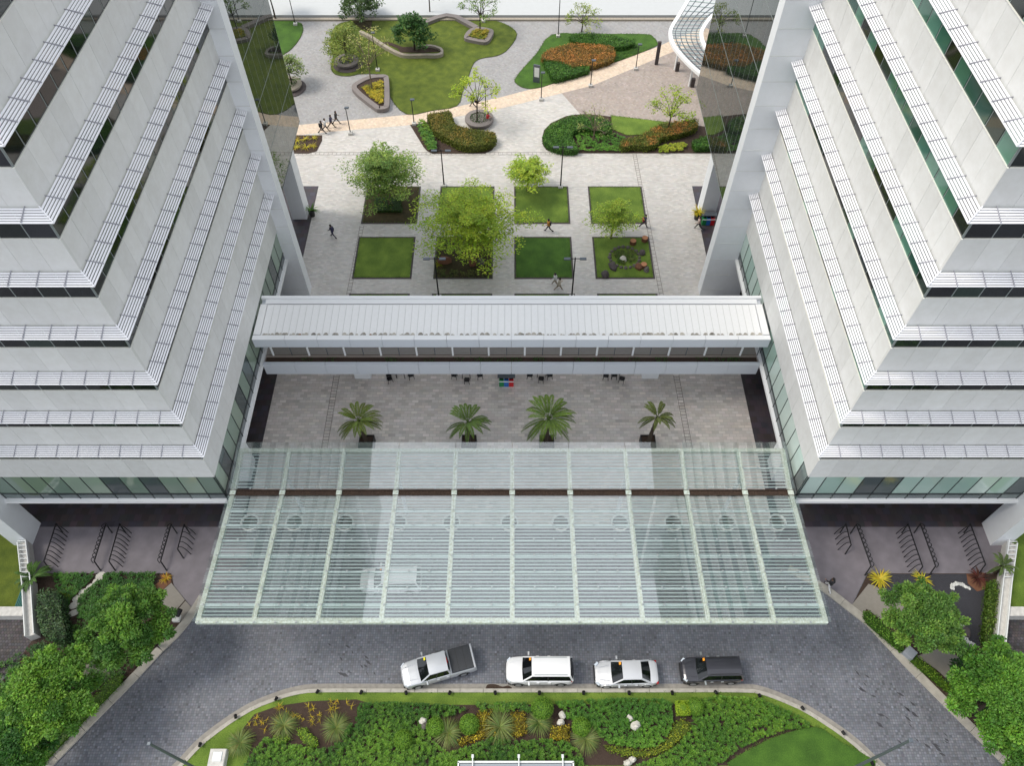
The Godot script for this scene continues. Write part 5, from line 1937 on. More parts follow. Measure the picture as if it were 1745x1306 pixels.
func far_garden() -> void:
	var b := MB.new()
	b.box(Vector3(0, 0.22, -134.1), Vector3(150, 0.44, 60))
	tag(put("low_roof", b, M.flat_roof), "long plain white flat roof of a low structure closing the far garden", "roof")
	b = MB.new()
	b.box(Vector3(0, 0.12, -103.55), Vector3(120, 0.24, 0.5))
	tag(put("wall_footing", b, M.stone_seat_pale), "low stone footing along the edge of the far white flat roof", "footing")
	# ring planters and seat walls
	round_planter("round seat ring planter with tree on the left of the large far lawn", Vector3(-21.52, 0, -93.08), 1.55, 0.5, M.stone_seat, true)
	round_planter("round planter with grass and a lone seated person beside the boot hedge", Vector3(-3.91, 0, -80.6), 1.75, 0.6, M.stone_seat)
	round_planter("pale ring planter half hidden by the left mirrored wing", Vector3(-28.19, 0, -87.86), 1.6, 0.5, M.stone_seat_pale, true)
	var tri := smooth([Vector2(-20.06, -86.68), Vector2(-19.37, -88.51), Vector2(-17.99, -89.5), Vector2(-16.64, -89.73), Vector2(-15.99, -89.59), Vector2(-15.62, -88.71), Vector2(-15.09, -83.59), Vector2(-15.39, -82.58), Vector2(-16.14, -82.4), Vector2(-16.84, -82.76)], 3)
	b = MB.new()
	b.strip(grown(tri, -0.3), -0.32, 0.32, 0, 0.55, true)
	tag(put("triangular_planter", b, M.stone_seat), "triangular seat edged planter of yellow shrubs on the grey paving", "planter")
	b = MB.new()
	b.prism(grown(tri, -0.5), 0, 0.42, true)
	struct("planter_soil", b, M.soil)
	cover("yellow_shrubs", "yellow flowering shrubs filling the triangular planter", [Vector2(-18.97, -87.08), Vector2(-17.79, -87.66), Vector2(-16.5, -88.44), Vector2(-16.16, -87.85), Vector2(-15.82, -83.7), Vector2(-16.23, -83.42), Vector2(-17.49, -84.81)], 0.85, 60, 0.16, Color(0.2, 0.22, 0.03), Color(0.62, 0.5, 0.04), 0.25)
	seat_wall("curving pale seat wall dropping diagonally across the large far lawn", smooth([Vector2(-20.6, -100.02), Vector2(-18.99, -98.69), Vector2(-17.37, -96.95), Vector2(-16.05, -95.67), Vector2(-14.52, -94.51), Vector2(-13.33, -94.3), Vector2(-11.44, -94.37), Vector2(-9.78, -94.37), Vector2(-9.16, -94.83)], 3, false), 0.45, 0.5, M.stone_seat_pale)
	seat_wall("seat wall edge behind the dark green tree bed on the large lawn", smooth([Vector2(-9.17, -94.99), Vector2(-9.4, -95.94), Vector2(-10.76, -96.69), Vector2(-12.54, -96.48)], 3, false), 0.35, 0.4, M.stone_seat_pale)
	sheet("tree_bed", [Vector2(-17.51, -97.84), Vector2(-15.21, -96.44), Vector2(-14.77, -95.49), Vector2(-11.78, -95.38), Vector2(-9.41, -95.7), Vector2(-10.81, -97.09), Vector2(-12.6, -96.87), Vector2(-14.52, -96.76), Vector2(-16.56, -98.06)], 0.09, M.soil)
	sheet("tree_bed", [Vector2(-22, -102.98), Vector2(-21.54, -103.33), Vector2(-19.31, -103.44), Vector2(-19.24, -100.49), Vector2(-20.55, -101.16)], 0.09, M.turf_brown)
	seat_wall("dark folded seat wall along the far edge of the large lawn", [Vector2(-12.19, -102.16), Vector2(-10.38, -103.52), Vector2(-9.04, -104.12), Vector2(-7.64, -103.72), Vector2(-4.81, -101)], 0.8, 0.5, M.stone_seat)
	var tp := smooth([Vector2(-6.39, -98.56), Vector2(-5.83, -100.25), Vector2(-4.6, -101.02), Vector2(-2.71, -100.44), Vector2(-2.49, -99.5), Vector2(-3.08, -97.64), Vector2(-3.89, -97.27), Vector2(-5.96, -98.01)], 3)
	b = MB.new()
	b.strip(grown(tp, -0.3), -0.32, 0.32, 0, 0.5, true)
	tag(put("corner_planter", b, M.stone_seat), "small angular seat planter at the far right of the large lawn", "planter")
	cover("yellow_shrubs", "yellow shrubs in the small angular seat planter", grown(tp, -0.6), 0.8, 60, 0.16, Color(0.14, 0.2, 0.03), Color(0.5, 0.4, 0.04), 0.25)
	# trees
	round_tree("garden_tree", "dark green round tree standing against the far white roof", Vector3(-20.75, 0, -103.32), 3.94, 2.7, 2600, 0.34, Color(0.06, 0.1, 0.04), Color(0.1, 0.17, 0.06))
	round_tree("garden_tree", "dark green tree in the seat walled bed of the large far lawn", Vector3(-12.9, 0, -96.08), 5.15, 2.7, 2800, 0.34, Color(0.035, 0.1, 0.025), Color(0.09, 0.2, 0.05), 0.8)
	sparse_tree("thin_tree", "thin open tree against the far white roof behind the large lawn", Vector3(-11.41, 0, -105), 7.0, 3.4, 500, 0.26, Color(0.06, 0.08, 0.04), Color(0.1, 0.13, 0.05), 0.2)
	sparse_tree("thin_tree", "pale green tree growing from the small angular planter", Vector3(-4.31, 0, -100.36), 5.8, 2.5, 900, 0.26, Color(0.12, 0.22, 0.04), Color(0.24, 0.36, 0.07))
	sparse_tree("thin_tree", "lime leaved tree at the back of the pointed lawn", Vector3(9.57, 0, -100.65), 2.97, 2.5, 800, 0.24, Color(0.2, 0.28, 0.05), Color(0.36, 0.42, 0.09), 0.1)
	round_tree("garden_tree", "drooping olive green tree in the round planter of the large lawn", Vector3(-21.55, 0, -93.35), 5.14, 2.9, 2600, 0.26, Color(0.14, 0.2, 0.04), Color(0.3, 0.36, 0.08), 0.9)
	sparse_tree("thin_tree", "nearly bare yellowish tree in the triangular planter", Vector3(-17.57, 0.4, -86.76), 7.51, 3.2, 420, 0.22, Color(0.3, 0.32, 0.09), Color(0.42, 0.42, 0.14), 0.45)
	round_tree("garden_tree", "pale round tree half behind the left mirrored wing", Vector3(-27.93, 0, -88.12), 4.35, 1.9, 1500, 0.26, Color(0.15, 0.22, 0.07), Color(0.3, 0.38, 0.14), 0.8)
	sparse_tree("thin_tree", "yellow lime tree growing from the round planter beside the boot hedge", Vector3(-4.16, 0.5, -80.14), 5.71, 2.7, 1500, 0.22, Color(0.3, 0.42, 0.03), Color(0.48, 0.56, 0.05), 0.1)
	sparse_tree("thin_tree", "lime tree with slim trunk standing in the long orange hedge", Vector3(18.7, 0, -78.54), 5.25, 2.6, 1500, 0.22, Color(0.26, 0.38, 0.03), Color(0.42, 0.52, 0.05), 0.1)
	sparse_tree("thin_tree", "bare pale branched tree inside the hooked hedge", Vector3(9.63, 0, -76.65), 4.02, 2.4, 260, 0.18, Color(0.25, 0.3, 0.09), Color(0.36, 0.4, 0.14), 0.75)
	round_tree("garden_tree", "dark tree at the frame top behind the left mirrored wing", Vector3(-32.78, 0, -103.63), 6.5, 2.3, 1600, 0.3, Color(0.05, 0.09, 0.035), Color(0.1, 0.16, 0.06))
	# lamps: foot, head
	var lamps := [[Vector3(-19.26, 0, -78.2), 3.63, "left of the trio walking on the beige path"], [Vector3(-11.79, 0, -80.02), 3.48, "at the left corner of the boot hedge bed"], [Vector3(-3.16, 0, -82.47), 3.56, "behind the round planter with the seated person"], [Vector3(3.69, 0, -85), 3.79, "beside the sign board on the beige path"], [Vector3(10.02, 0, -87.86), 3.64, "in front of the orange hedge on the beige path"], [Vector3(16.11, 0, -91.61), 3.5, "nearest the dark totem on the beige path"], [Vector3(-17.35, 0, -91.35), 5.21, "on the large lawn behind the triangular planter"]]
	for l in lamps:
		small_lamp("slim black lamp post " + l[2], l[0], l[1])
	small_lamp("tall black lamp post at the back left of the pointed lawn", Vector3(6.31, 0, -99.34), 9.0)
	small_lamp("tall black lamp post on the small lawn by the left wing", Vector3(-29.79, 0, -102.27), 8.0)
	small_lamp("tall black lamp post behind the small angular planter", Vector3(-3.89, 0, -103.02), 8.0)
	twin_lamp("tall twin headed lamp post at the far edge of the second plaza square", Vector3(-7.59, 0, -68.79), 4.89)
	twin_lamp("tall twin headed lamp post at the top right of the third far square", Vector3(5.51, 0, -68.59), 5.49)
	twin_lamp("tall twin headed lamp post behind the bridge by the brown rock square", Vector3(-7.26, 0, -52), 5.52)
	twin_lamp("tall twin headed lamp post behind the bridge by the third middle square", Vector3(6.02, 0, -52), 5.52)
	# signs and totems
	var t := thing("sign_board", "dark framed upright sign board with white poster on the pointed lawn", "sign board", Vector3(3.17, 0, -88.75), -0.3)
	b = MB.new()
	b.cbox(Vector3(0, 1.25, 0), Vector3(0.85, 2.5, 0.16), 0.02)
	put("frame", b, M.grey_metal, t)
	b = MB.new()
	b.box(Vector3(0.03, 1.5, 0.085), Vector3(0.62, 1.3, 0.02))
	put("poster", b, M.sign_face, t)
	b = MB.new()
	b.cbox(Vector3(0, 1.6, 0), Vector3(0.42, 3.2, 0.3), 0.02)
	tag(put("totem", b, M.stone_dark, self, Vector3(18.91, 0, -92.81)), "tall dark rectangular totem beside the beige path", "totem")
	b = MB.new()
	b.cbox(Vector3(0, 0.6, 0), Vector3(0.45, 1.2, 0.4), 0.02)
	var bm := b.done()
	var bs := [Vector3(21.42, 0, -91.35), Vector3(22.93, 0, -87.86), Vector3(27.95, 0, -100.65)]
	for k in 3:
		tag(put("dark_pedestal", bm, M.stone_dark, self, bs[k]), "dark pedestal " + ["beside the far column of the curved canopy", "beside the middle column of the curved canopy", "on the paving inside the bend of the curved canopy"][k], "pedestal")
	swoosh()


func courtyard() -> void:
	# palms in black planter boxes before the canopy
	var feet := [Vector3(-12.49, 0, -34.67), Vector3(-3.65, 0, -34.67), Vector3(3.05, 0, -34.67), Vector3(11.79, 0, -34.67)]
	var tops := [4.23, 3.96, 4.58, 4.76]
	for k in 4:
		var where: String = ["first", "second", "third", "fourth"][k] + " from the left"
		var t := thing("palm_planter", "black square planter box, " + where + " behind the glass canopy", "planter", feet[k], 0, "black palm planters")
		var b := MB.new()
		for s in [[0, 0.6, 1.25, 0.06], [0, -0.6, 1.25, 0.06], [0.6, 0, 0.06, 1.25], [-0.6, 0, 0.06, 1.25]]:
			b.box(Vector3(s[0], 0.5, s[1]), Vector3(s[2], 1.0, s[3]))
		put("box", b, M.black_trim, t)
		b = MB.new()
		b.box(Vector3(0, 0.8, 0), Vector3(1.14, 0.1, 1.14))
		put("soil", b, M.soil, t)
		feather_palm("palm_tree", ["bushy date palm, first from the left, with yellowing lower fronds", "upright date palm, second from the left, in black planter", "largest date palm, third from the left, with full crown", "thin ragged palm, fourth from the left, with browned frond tips"][k], feet[k] + Vector3(0, 0.8, 0), tops[k] - 0.8, [2.1, 2.1, 2.6, 1.8][k], [24, 24, 30, 15][k], [Color(0.15, 0.2, 0.045), Color(0.12, 0.19, 0.045), Color(0.14, 0.22, 0.04), Color(0.13, 0.16, 0.045)][k], "courtyard palms", Vector3([-0.15, 0.05, 0.0, 0.2][k], 0, 0))
	# tables and chairs half under the bridge
	var sets := [[Vector3(-10.22, 0, -42.39), [[Vector3(-11.2, 0, -41.72), 0.4], [Vector3(-9.28, 0, -42.12), -1.2], [Vector3(-10.88, 0, -42.39), 1.5]]], [Vector3(-4.17, 0, -42.39), [[Vector3(-5.25, 0, -42.12), 1.4], [Vector3(-4.09, 0, -41.59), 3.1], [Vector3(-2.91, 0, -42.12), -1.4]]], [Vector3(2.76, 0, -42.53), [[Vector3(1.71, 0, -42.12), 1.4], [Vector3(2.74, 0, -41.72), 3.0], [Vector3(3.51, 0, -42.12), -1.4]]], [Vector3(9.62, 0, -42.39), [[Vector3(8.73, 0, -42.06), 1.4], [Vector3(10.17, 0, -41.72), 2.8], [Vector3(9.49, 0, -42.12), 3.1]]]]
	for k in 4:
		var where: String = ["first", "second", "third", "fourth"][k]
		cafe_table("black square cafe table of the %s group from the left under the bridge" % where, sets[k][0])
		var i := 0
		for c in sets[k][1]:
			cafe_chair("black cafe chair, %s chair of the %s table group from the left" % [["left", "middle", "right"][i], where], c[0], c[1])
			i += 1
	bin_station("grey recycling station with green, blue and red bins under the bridge", Vector3(-0.46, 0, -41.39))
	bin_station("grey recycling station with coloured bins beside the right leg pier", Vector3(21.18, 0, -62.77))
	pot("black pot of green palm leaves beside the left leg pier", Vector3(-21.69, 0, -63.97), 0.36, 0.8, M.black_trim)
	spiky("potted_palm", "green palm leaves in the black pot by the left leg pier", Vector3(-21.69, 0, -63.97) + Vector3(0, 0.75, 0), 22, 1.15, 0.12, DEEP, FRESH, 1.0, 0.8)
	pot("black pot of yellow leaves beside the right leg pier", Vector3(20.14, 0, -63.51), 0.4, 0.8, M.black_trim)
	spiky("potted_yellow_plant", "bright yellow leaved plant in the black pot by the right pier", Vector3(20.14, 0, -63.51) + Vector3(0, 0.75, 0), 60, 0.85, 0.13, GOLD, Color(0.6, 0.55, 0.04), 1.1, 0.7)
	# round white tubs under the glass canopy
	for u in [432, 510, 592, 690, 775, 862, 946, 1040, 1135, 1210, 1310]:
		pass
	var xs := [Vector3(-21.1, 0, -27.18), Vector3(-17.51, 0, -27.18), Vector3(-13.45, 0, -27.18), Vector3(-9.15, 0, -27.18), Vector3(-4.84, 0, -27.18), Vector3(-0.16, 0, -27.18), Vector3(4, 0, -27.18), Vector3(8.78, 0, -27.18), Vector3(13.08, 0, -27.18), Vector3(17.38, 0, -27.18), Vector3(21.45, 0, -27.18)]
	for k in xs.size():
		var t := thing("white_tub", "large round white tub under the glass canopy, %s of its row from the left" % ORD[k], "planter", xs[k], 0, "white tubs under the canopy")
		var b := MB.new()
		b.lathe(Vector3.ZERO, [[0, 0], [0.55, 0], [0.75, 0.75], [0.64, 0.75], [0.6, 0.56]], 22)
		put("tub", b, M.pot_white, t)
		b = MB.new()
		b.tube(Vector3(0, 0.56, 0), Vector3(0, 0.6, 0), 0.62, 0.62, 22)
		put("soil", b, M.soil, t)


func drive_and_gardens() -> void:
	car("pickup_truck", "silver pickup truck with black bed cover, parked askew by the island kerb", Vector3(-5.27, 0, -15.8), 0.27, "pickup", M.paint_silver, 5.35, 1.86, 1.78)
	car("parked_car", "large white sport utility car parked by the island kerb", Vector3(2.04, 0, -15.55), 0.0, "suv", M.paint_white, 4.85, 1.86, 1.8)
	car("parked_car", "silver saloon car with dark rear window by the island kerb", Vector3(8.25, 0, -15.38), 0.02, "sedan", M.paint_pearl, 4.6, 1.75, 1.48)
	car("parked_car", "black sport utility car, last in the row by the island kerb", Vector3(14.38, 0, -15.59), 0.02, "suv", M.paint_black, 4.35, 1.78, 1.68)
	car("parked_car", "white car standing under the glass canopy", Vector3(-9.28, 0, -22.32), 0.02, "suv", M.paint_white, 4.7, 1.85, 1.75)
	# bike racks: rail at hip height, leaning hoops
	var racks := [[Vector3(-36.7, 0.7, -27.1), Vector3(-36.55, 0.7, -23.86), 9, false, "far left, at the white front pier"], [Vector3(-32.67, 0.7, -27.05), Vector3(-32.61, 0.7, -23.86), 9, true, "second, seen edge on"], [Vector3(-31.58, 0.7, -27.05), Vector3(-31.46, 0.7, -23.86), 9, false, "third, back to back with the edge on rack"], [Vector3(-27.4, 0.7, -27), Vector3(-27.42, 0.7, -23.86), 9, true, "fourth, edge on and alone"], [Vector3(-26.36, 0.7, -27), Vector3(-26.35, 0.7, -24.88), 5, false, "short fifth, beside the glass canopy"]]
	for r in racks:
		bike_rack("black bike rack of the left forecourt, " + r[4], r[0], r[1], 0.75, r[2], r[3])
	racks = [[Vector3(26.96, 0.7, -27.05), Vector3(26.92, 0.7, -25.23), 4, false, "short first, beside the glass canopy"], [Vector3(27.79, 0.7, -27), Vector3(28.02, 0.7, -23.47), 9, true, "second, edge on and alone"], [Vector3(31.97, 0.7, -27.05), Vector3(32.03, 0.7, -23.42), 9, false, "third, back to back with an edge on rack"], [Vector3(32.96, 0.7, -27.05), Vector3(33.05, 0.7, -23.47), 9, true, "fourth, seen edge on"], [Vector3(36.99, 0.7, -27.05), Vector3(36.99, 0.7, -23.61), 9, false, "far right, at the white front pier"]]
	for r in racks:
		bike_rack("black bike rack of the right forecourt, " + r[4], r[0], r[1], -0.75, r[2], r[3])
	# big shade trees
	round_tree("shade_tree", "broad dense green shade tree between the left bike racks and the drive", Vector3(-26.46, 5.2, -17.51) * Vector3(1, 0, 1), 7.0, 2.95, 22000, 0.2, Color(0.05, 0.135, 0.022), Color(0.14, 0.29, 0.04))
	round_tree("shade_tree", "broad light green shade tree at the left edge above the drive kerb", Vector3(-30.31, 5.2, -12.96) * Vector3(1, 0, 1), 7.0, 3.0, 22000, 0.2, Color(0.065, 0.17, 0.024), Color(0.17, 0.34, 0.04))
	round_tree("shade_tree", "dark shade tree cut by the bottom left corner of the frame", Vector3(-31.78, 4.5, -9.58) * Vector3(1, 0, 1), 6.0, 2.4, 13000, 0.2, Color(0.035, 0.115, 0.02), Color(0.1, 0.25, 0.035))
	round_tree("shade_tree", "pale green feathery shade tree over the right dark gravel garden", Vector3(28.54, 5, -17.99) * Vector3(1, 0, 1), 6.8, 2.6, 20000, 0.18, Color(0.08, 0.18, 0.035), Color(0.2, 0.36, 0.06))
	round_tree("shade_tree", "broad green shade tree at the right edge overhanging the drive", Vector3(32.15, 5.2, -12.78) * Vector3(1, 0, 1), 7.0, 3.3, 24000, 0.2, Color(0.06, 0.165, 0.023), Color(0.15, 0.33, 0.04))
	round_tree("shade_tree", "green shade tree cut by the right frame edge below the larger one", Vector3(33.6, 4.5, -10.33) * Vector3(1, 0, 1), 6.0, 2.6, 12000, 0.2, Color(0.05, 0.14, 0.022), Color(0.13, 0.29, 0.04))
	round_tree("dark_shrub", "dark bushy shrub at the foot of the right edge shade tree", Vector3(32.4, 1.2, -15.06) * Vector3(1, 0, 1), 2.2, 1.35, 2600, 0.16, Color(0.02, 0.075, 0.02), Color(0.05, 0.13, 0.03))
	left_garden()
	right_garden()
	island()


func boundary(label: String, line: Array, s: float) -> void:
	var t := thing("garden_wall", label, "wall")
	var b := MB.new()
	b.strip(line, -0.33, 0.33, 0, 0.85)
	put("wall", b, M.low_wall, t)
	for k in [-0.3, 0.3]:
		b = MB.new()
		b.strip(line, k - 0.035, k + 0.035, 0.85, 1.15)
		put("rail", b, M.white_wall, t)
	for j in 9:
		var p: Vector2 = (line[0] as Vector2).lerp(line[1], j / 9.0)
		b = MB.new()
		b.box(v3(p, 1.1), Vector3(0.6, 0.05, 0.06))
		put("rail_bar", b, M.white_wall, t)


func left_garden() -> void:
	boundary("white low wall with open rail along the left garden", [Vector2(-38.66, -25.39), Vector2(-37.09, -22.08), Vector2(-35.36, -18.01)], -1)
	var b := MB.new()
	b.strip([Vector2(-44.17, -19.82), Vector2(-36.55, -19.82)], -0.35, 0.35, 0, 0.9)
	tag(put("cross_wall", b, M.low_wall), "white wall end running off the left frame edge", "wall")
	# slatted bench
	var t := thing("slatted_bench", "teal slatted bench against the left white wall", "bench", Vector3(-37.33, 0, -20.87))
	for k in 5:
		b = MB.new()
		b.cbox(Vector3(-0.26 + 0.13 * k, 0.45, 0), Vector3(0.1, 0.05, 1.75), 0.012)
		put("slat", b, M.teal_paint, t)
	for z in [-0.7, 0.7]:
		b = MB.new()
		b.box(Vector3(0, 0.21, z), Vector3(0.5, 0.42, 0.08))
		put("leg", b, M.black_metal, t)
	var stones := [Vector3(-32.12, 0, -22.94), Vector3(-32.17, 0, -22.51), Vector3(-32.57, 0, -22.03), Vector3(-32.98, 0, -21.61), Vector3(-33.31, 0, -21.1), Vector3(-33.4, 0, -20.55), Vector3(-33.25, 0, -19.96)]
	for k in stones.size():
		b = MB.new()
		var poly := []
		for j in 8:
			var q := TAU * j / 8
			poly.append(Vector2(cos(q) * rnd(0.36, 0.44), sin(q) * rnd(0.24, 0.32)).rotated(-0.4))
		b.prism(poly, 0, 0.1)
		tag(put("stepping_stone", b, M.rock_white, self, stones[k]), "pale speckled stepping stone, %s from the forecourt in the left garden path" % ["first", "second", "third", "fourth", "fifth", "sixth", "seventh"][k], "stepping stone", "stepping stones")
	cover("ground_cover", "dark green low cover left of the stepping stones", [Vector2(-35.78, -23.11), Vector2(-32.58, -23.13), Vector2(-32.62, -22.6), Vector2(-33.33, -21.63), Vector2(-33.72, -20.95), Vector2(-33.51, -19.54), Vector2(-33.86, -19.54), Vector2(-34.51, -20.95), Vector2(-35.3, -22.23)], 0.35, 70, 0.14, Color(0.035, 0.115, 0.02), Color(0.1, 0.25, 0.035), 0.3)
	cover("ground_cover", "green low cover right of the stepping stones, beside the bike racks", [Vector2(-31.67, -23.13), Vector2(-27.76, -23.13), Vector2(-27.5, -21.31), Vector2(-27.53, -20.77), Vector2(-30.05, -19.54), Vector2(-32.74, -19.54), Vector2(-33.17, -21.13), Vector2(-32.34, -22.13), Vector2(-31.8, -22.69)], 0.4, 70, 0.15, Color(0.03, 0.1, 0.018), Color(0.08, 0.22, 0.03), 0.3)
	hedge("silver_shrub", "tall ragged grey green shrub beside the left white wall", smooth([Vector2(-35.59, -20.96), Vector2(-34.85, -21.32), Vector2(-34.01, -20.87), Vector2(-33.22, -19.3), Vector2(-32.42, -17.95), Vector2(-32.79, -17.53), Vector2(-34.07, -17.86), Vector2(-35, -19.3)], 2), 1.4, Color(0.05, 0.1, 0.04), Color(0.12, 0.2, 0.09), 160, 0.17, 0.3, "shrub")
	feather_palm("garden_palm", "small feathery palm against the left white wall", Vector3(-36.82, 0, -22.46), 0.9, 1.5, 20, Color(0.06, 0.13, 0.025))
	spiky("spiky_grass", "light green spiky tuft in the left garden cover", Vector3(-34.22, 0, -21.52), 60, 0.75, 0.04, FRESH * 0.8, LIME * 0.7)
	sheet("mulch", [Vector2(-27.77, -22.13), Vector2(-27.22, -22.6), Vector2(-27.51, -23.02), Vector2(-26.62, -23.02), Vector2(-26.46, -22.41), Vector2(-27.5, -21.13)], 0.04, M.terracotta)
	spiky("orange_croton", "orange leaved plant at the corner of the left forecourt", Vector3(-26.91, 0, -22.7), 34, 0.55, 0.12, Color(0.35, 0.14, 0.02), Color(0.55, 0.4, 0.04))
	for k in 3:
		var slab: Array = [[Vector2(-27.45, -21.11), Vector2(-26.43, -22.36), Vector2(-25.04, -21), Vector2(-25.6, -20.06), Vector2(-26.41, -20.51)], [Vector2(-24.98, -20.93), Vector2(-24.06, -20.11), Vector2(-24.66, -19.1), Vector2(-25.53, -19.97)], [Vector2(-24.73, -19.01), Vector2(-24.16, -19.89), Vector2(-25.34, -17.4), Vector2(-25.77, -17.73), Vector2(-25.22, -18.58)]][k]
		b = MB.new()
		b.prism(slab, 0, 0.06)
		struct("stone_slab", b, M.concrete_slab)
	t = thing("ground_spotlight", "black spotlight on white block at the edge of the left stone slabs", "spotlight", Vector3(-25.24, 0, -19.51))
	b = MB.new()
	b.cbox(Vector3(0, 0.2, 0), Vector3(0.5, 0.4, 0.5), 0.03)
	put("block", b, M.pot_white, t)
	b = MB.new()
	b.tube(Vector3(0.1, 0.4, -0.1), Vector3(0.3, 0.7, -0.5), 0.16, 0.2, 10)
	put("lamp", b, M.black_metal, t)
	b = MB.new()
	b.prism([Vector2(-31.36, -15.8), Vector2(-30.75, -16.55), Vector2(-29.16, -15.88), Vector2(-29.14, -15.22), Vector2(-30.03, -14.16), Vector2(-30.96, -14.81)], 0, 0.05)
	struct("stone_slab", b, M.concrete_slab)
	t = thing("manhole_cover", "dark round manhole cover in the left garden slab", "manhole cover", Vector3(-30.23, 0.05, -15.25))
	b = MB.new()
	b.tube(Vector3.ZERO, Vector3(0, 0.03, 0), 0.5, 0.5, 24)
	put("lid", b, M.stone_dark, t)
	b = MB.new()
	b.lathe(Vector3(0, 0.03, 0), [[0.5, 0], [0.5, 0.02], [0.42, 0.02], [0.42, 0]], 24)
	put("rim", b, M.black_trim, t)
	hedge("kerb_hedge", "bright low hedge along the left drive kerb", smooth([Vector2(-28.42, -15.36), Vector2(-27.91, -14.79), Vector2(-29.62, -12.49), Vector2(-30.99, -10.49), Vector2(-31.93, -9.29), Vector2(-32.96, -9.29), Vector2(-31.03, -11.8), Vector2(-29.33, -14.22)], 2), 0.5, Color(0.09, 0.2, 0.02), Color(0.18, 0.32, 0.03), 150, 0.11, 0.12)
	cover("ground_cover", "mixed dark undergrowth beneath the left shade trees", [Vector2(-35.08, -17.57), Vector2(-32.87, -19.33), Vector2(-27.18, -18.01), Vector2(-26.54, -17.57), Vector2(-27.76, -15.46), Vector2(-30.23, -13.84), Vector2(-32.49, -9.65), Vector2(-36.1, -9.65), Vector2(-38.42, -15.46)], 0.4, 30, 0.18, Color(0.025, 0.08, 0.016), Color(0.08, 0.18, 0.03), 0.4)


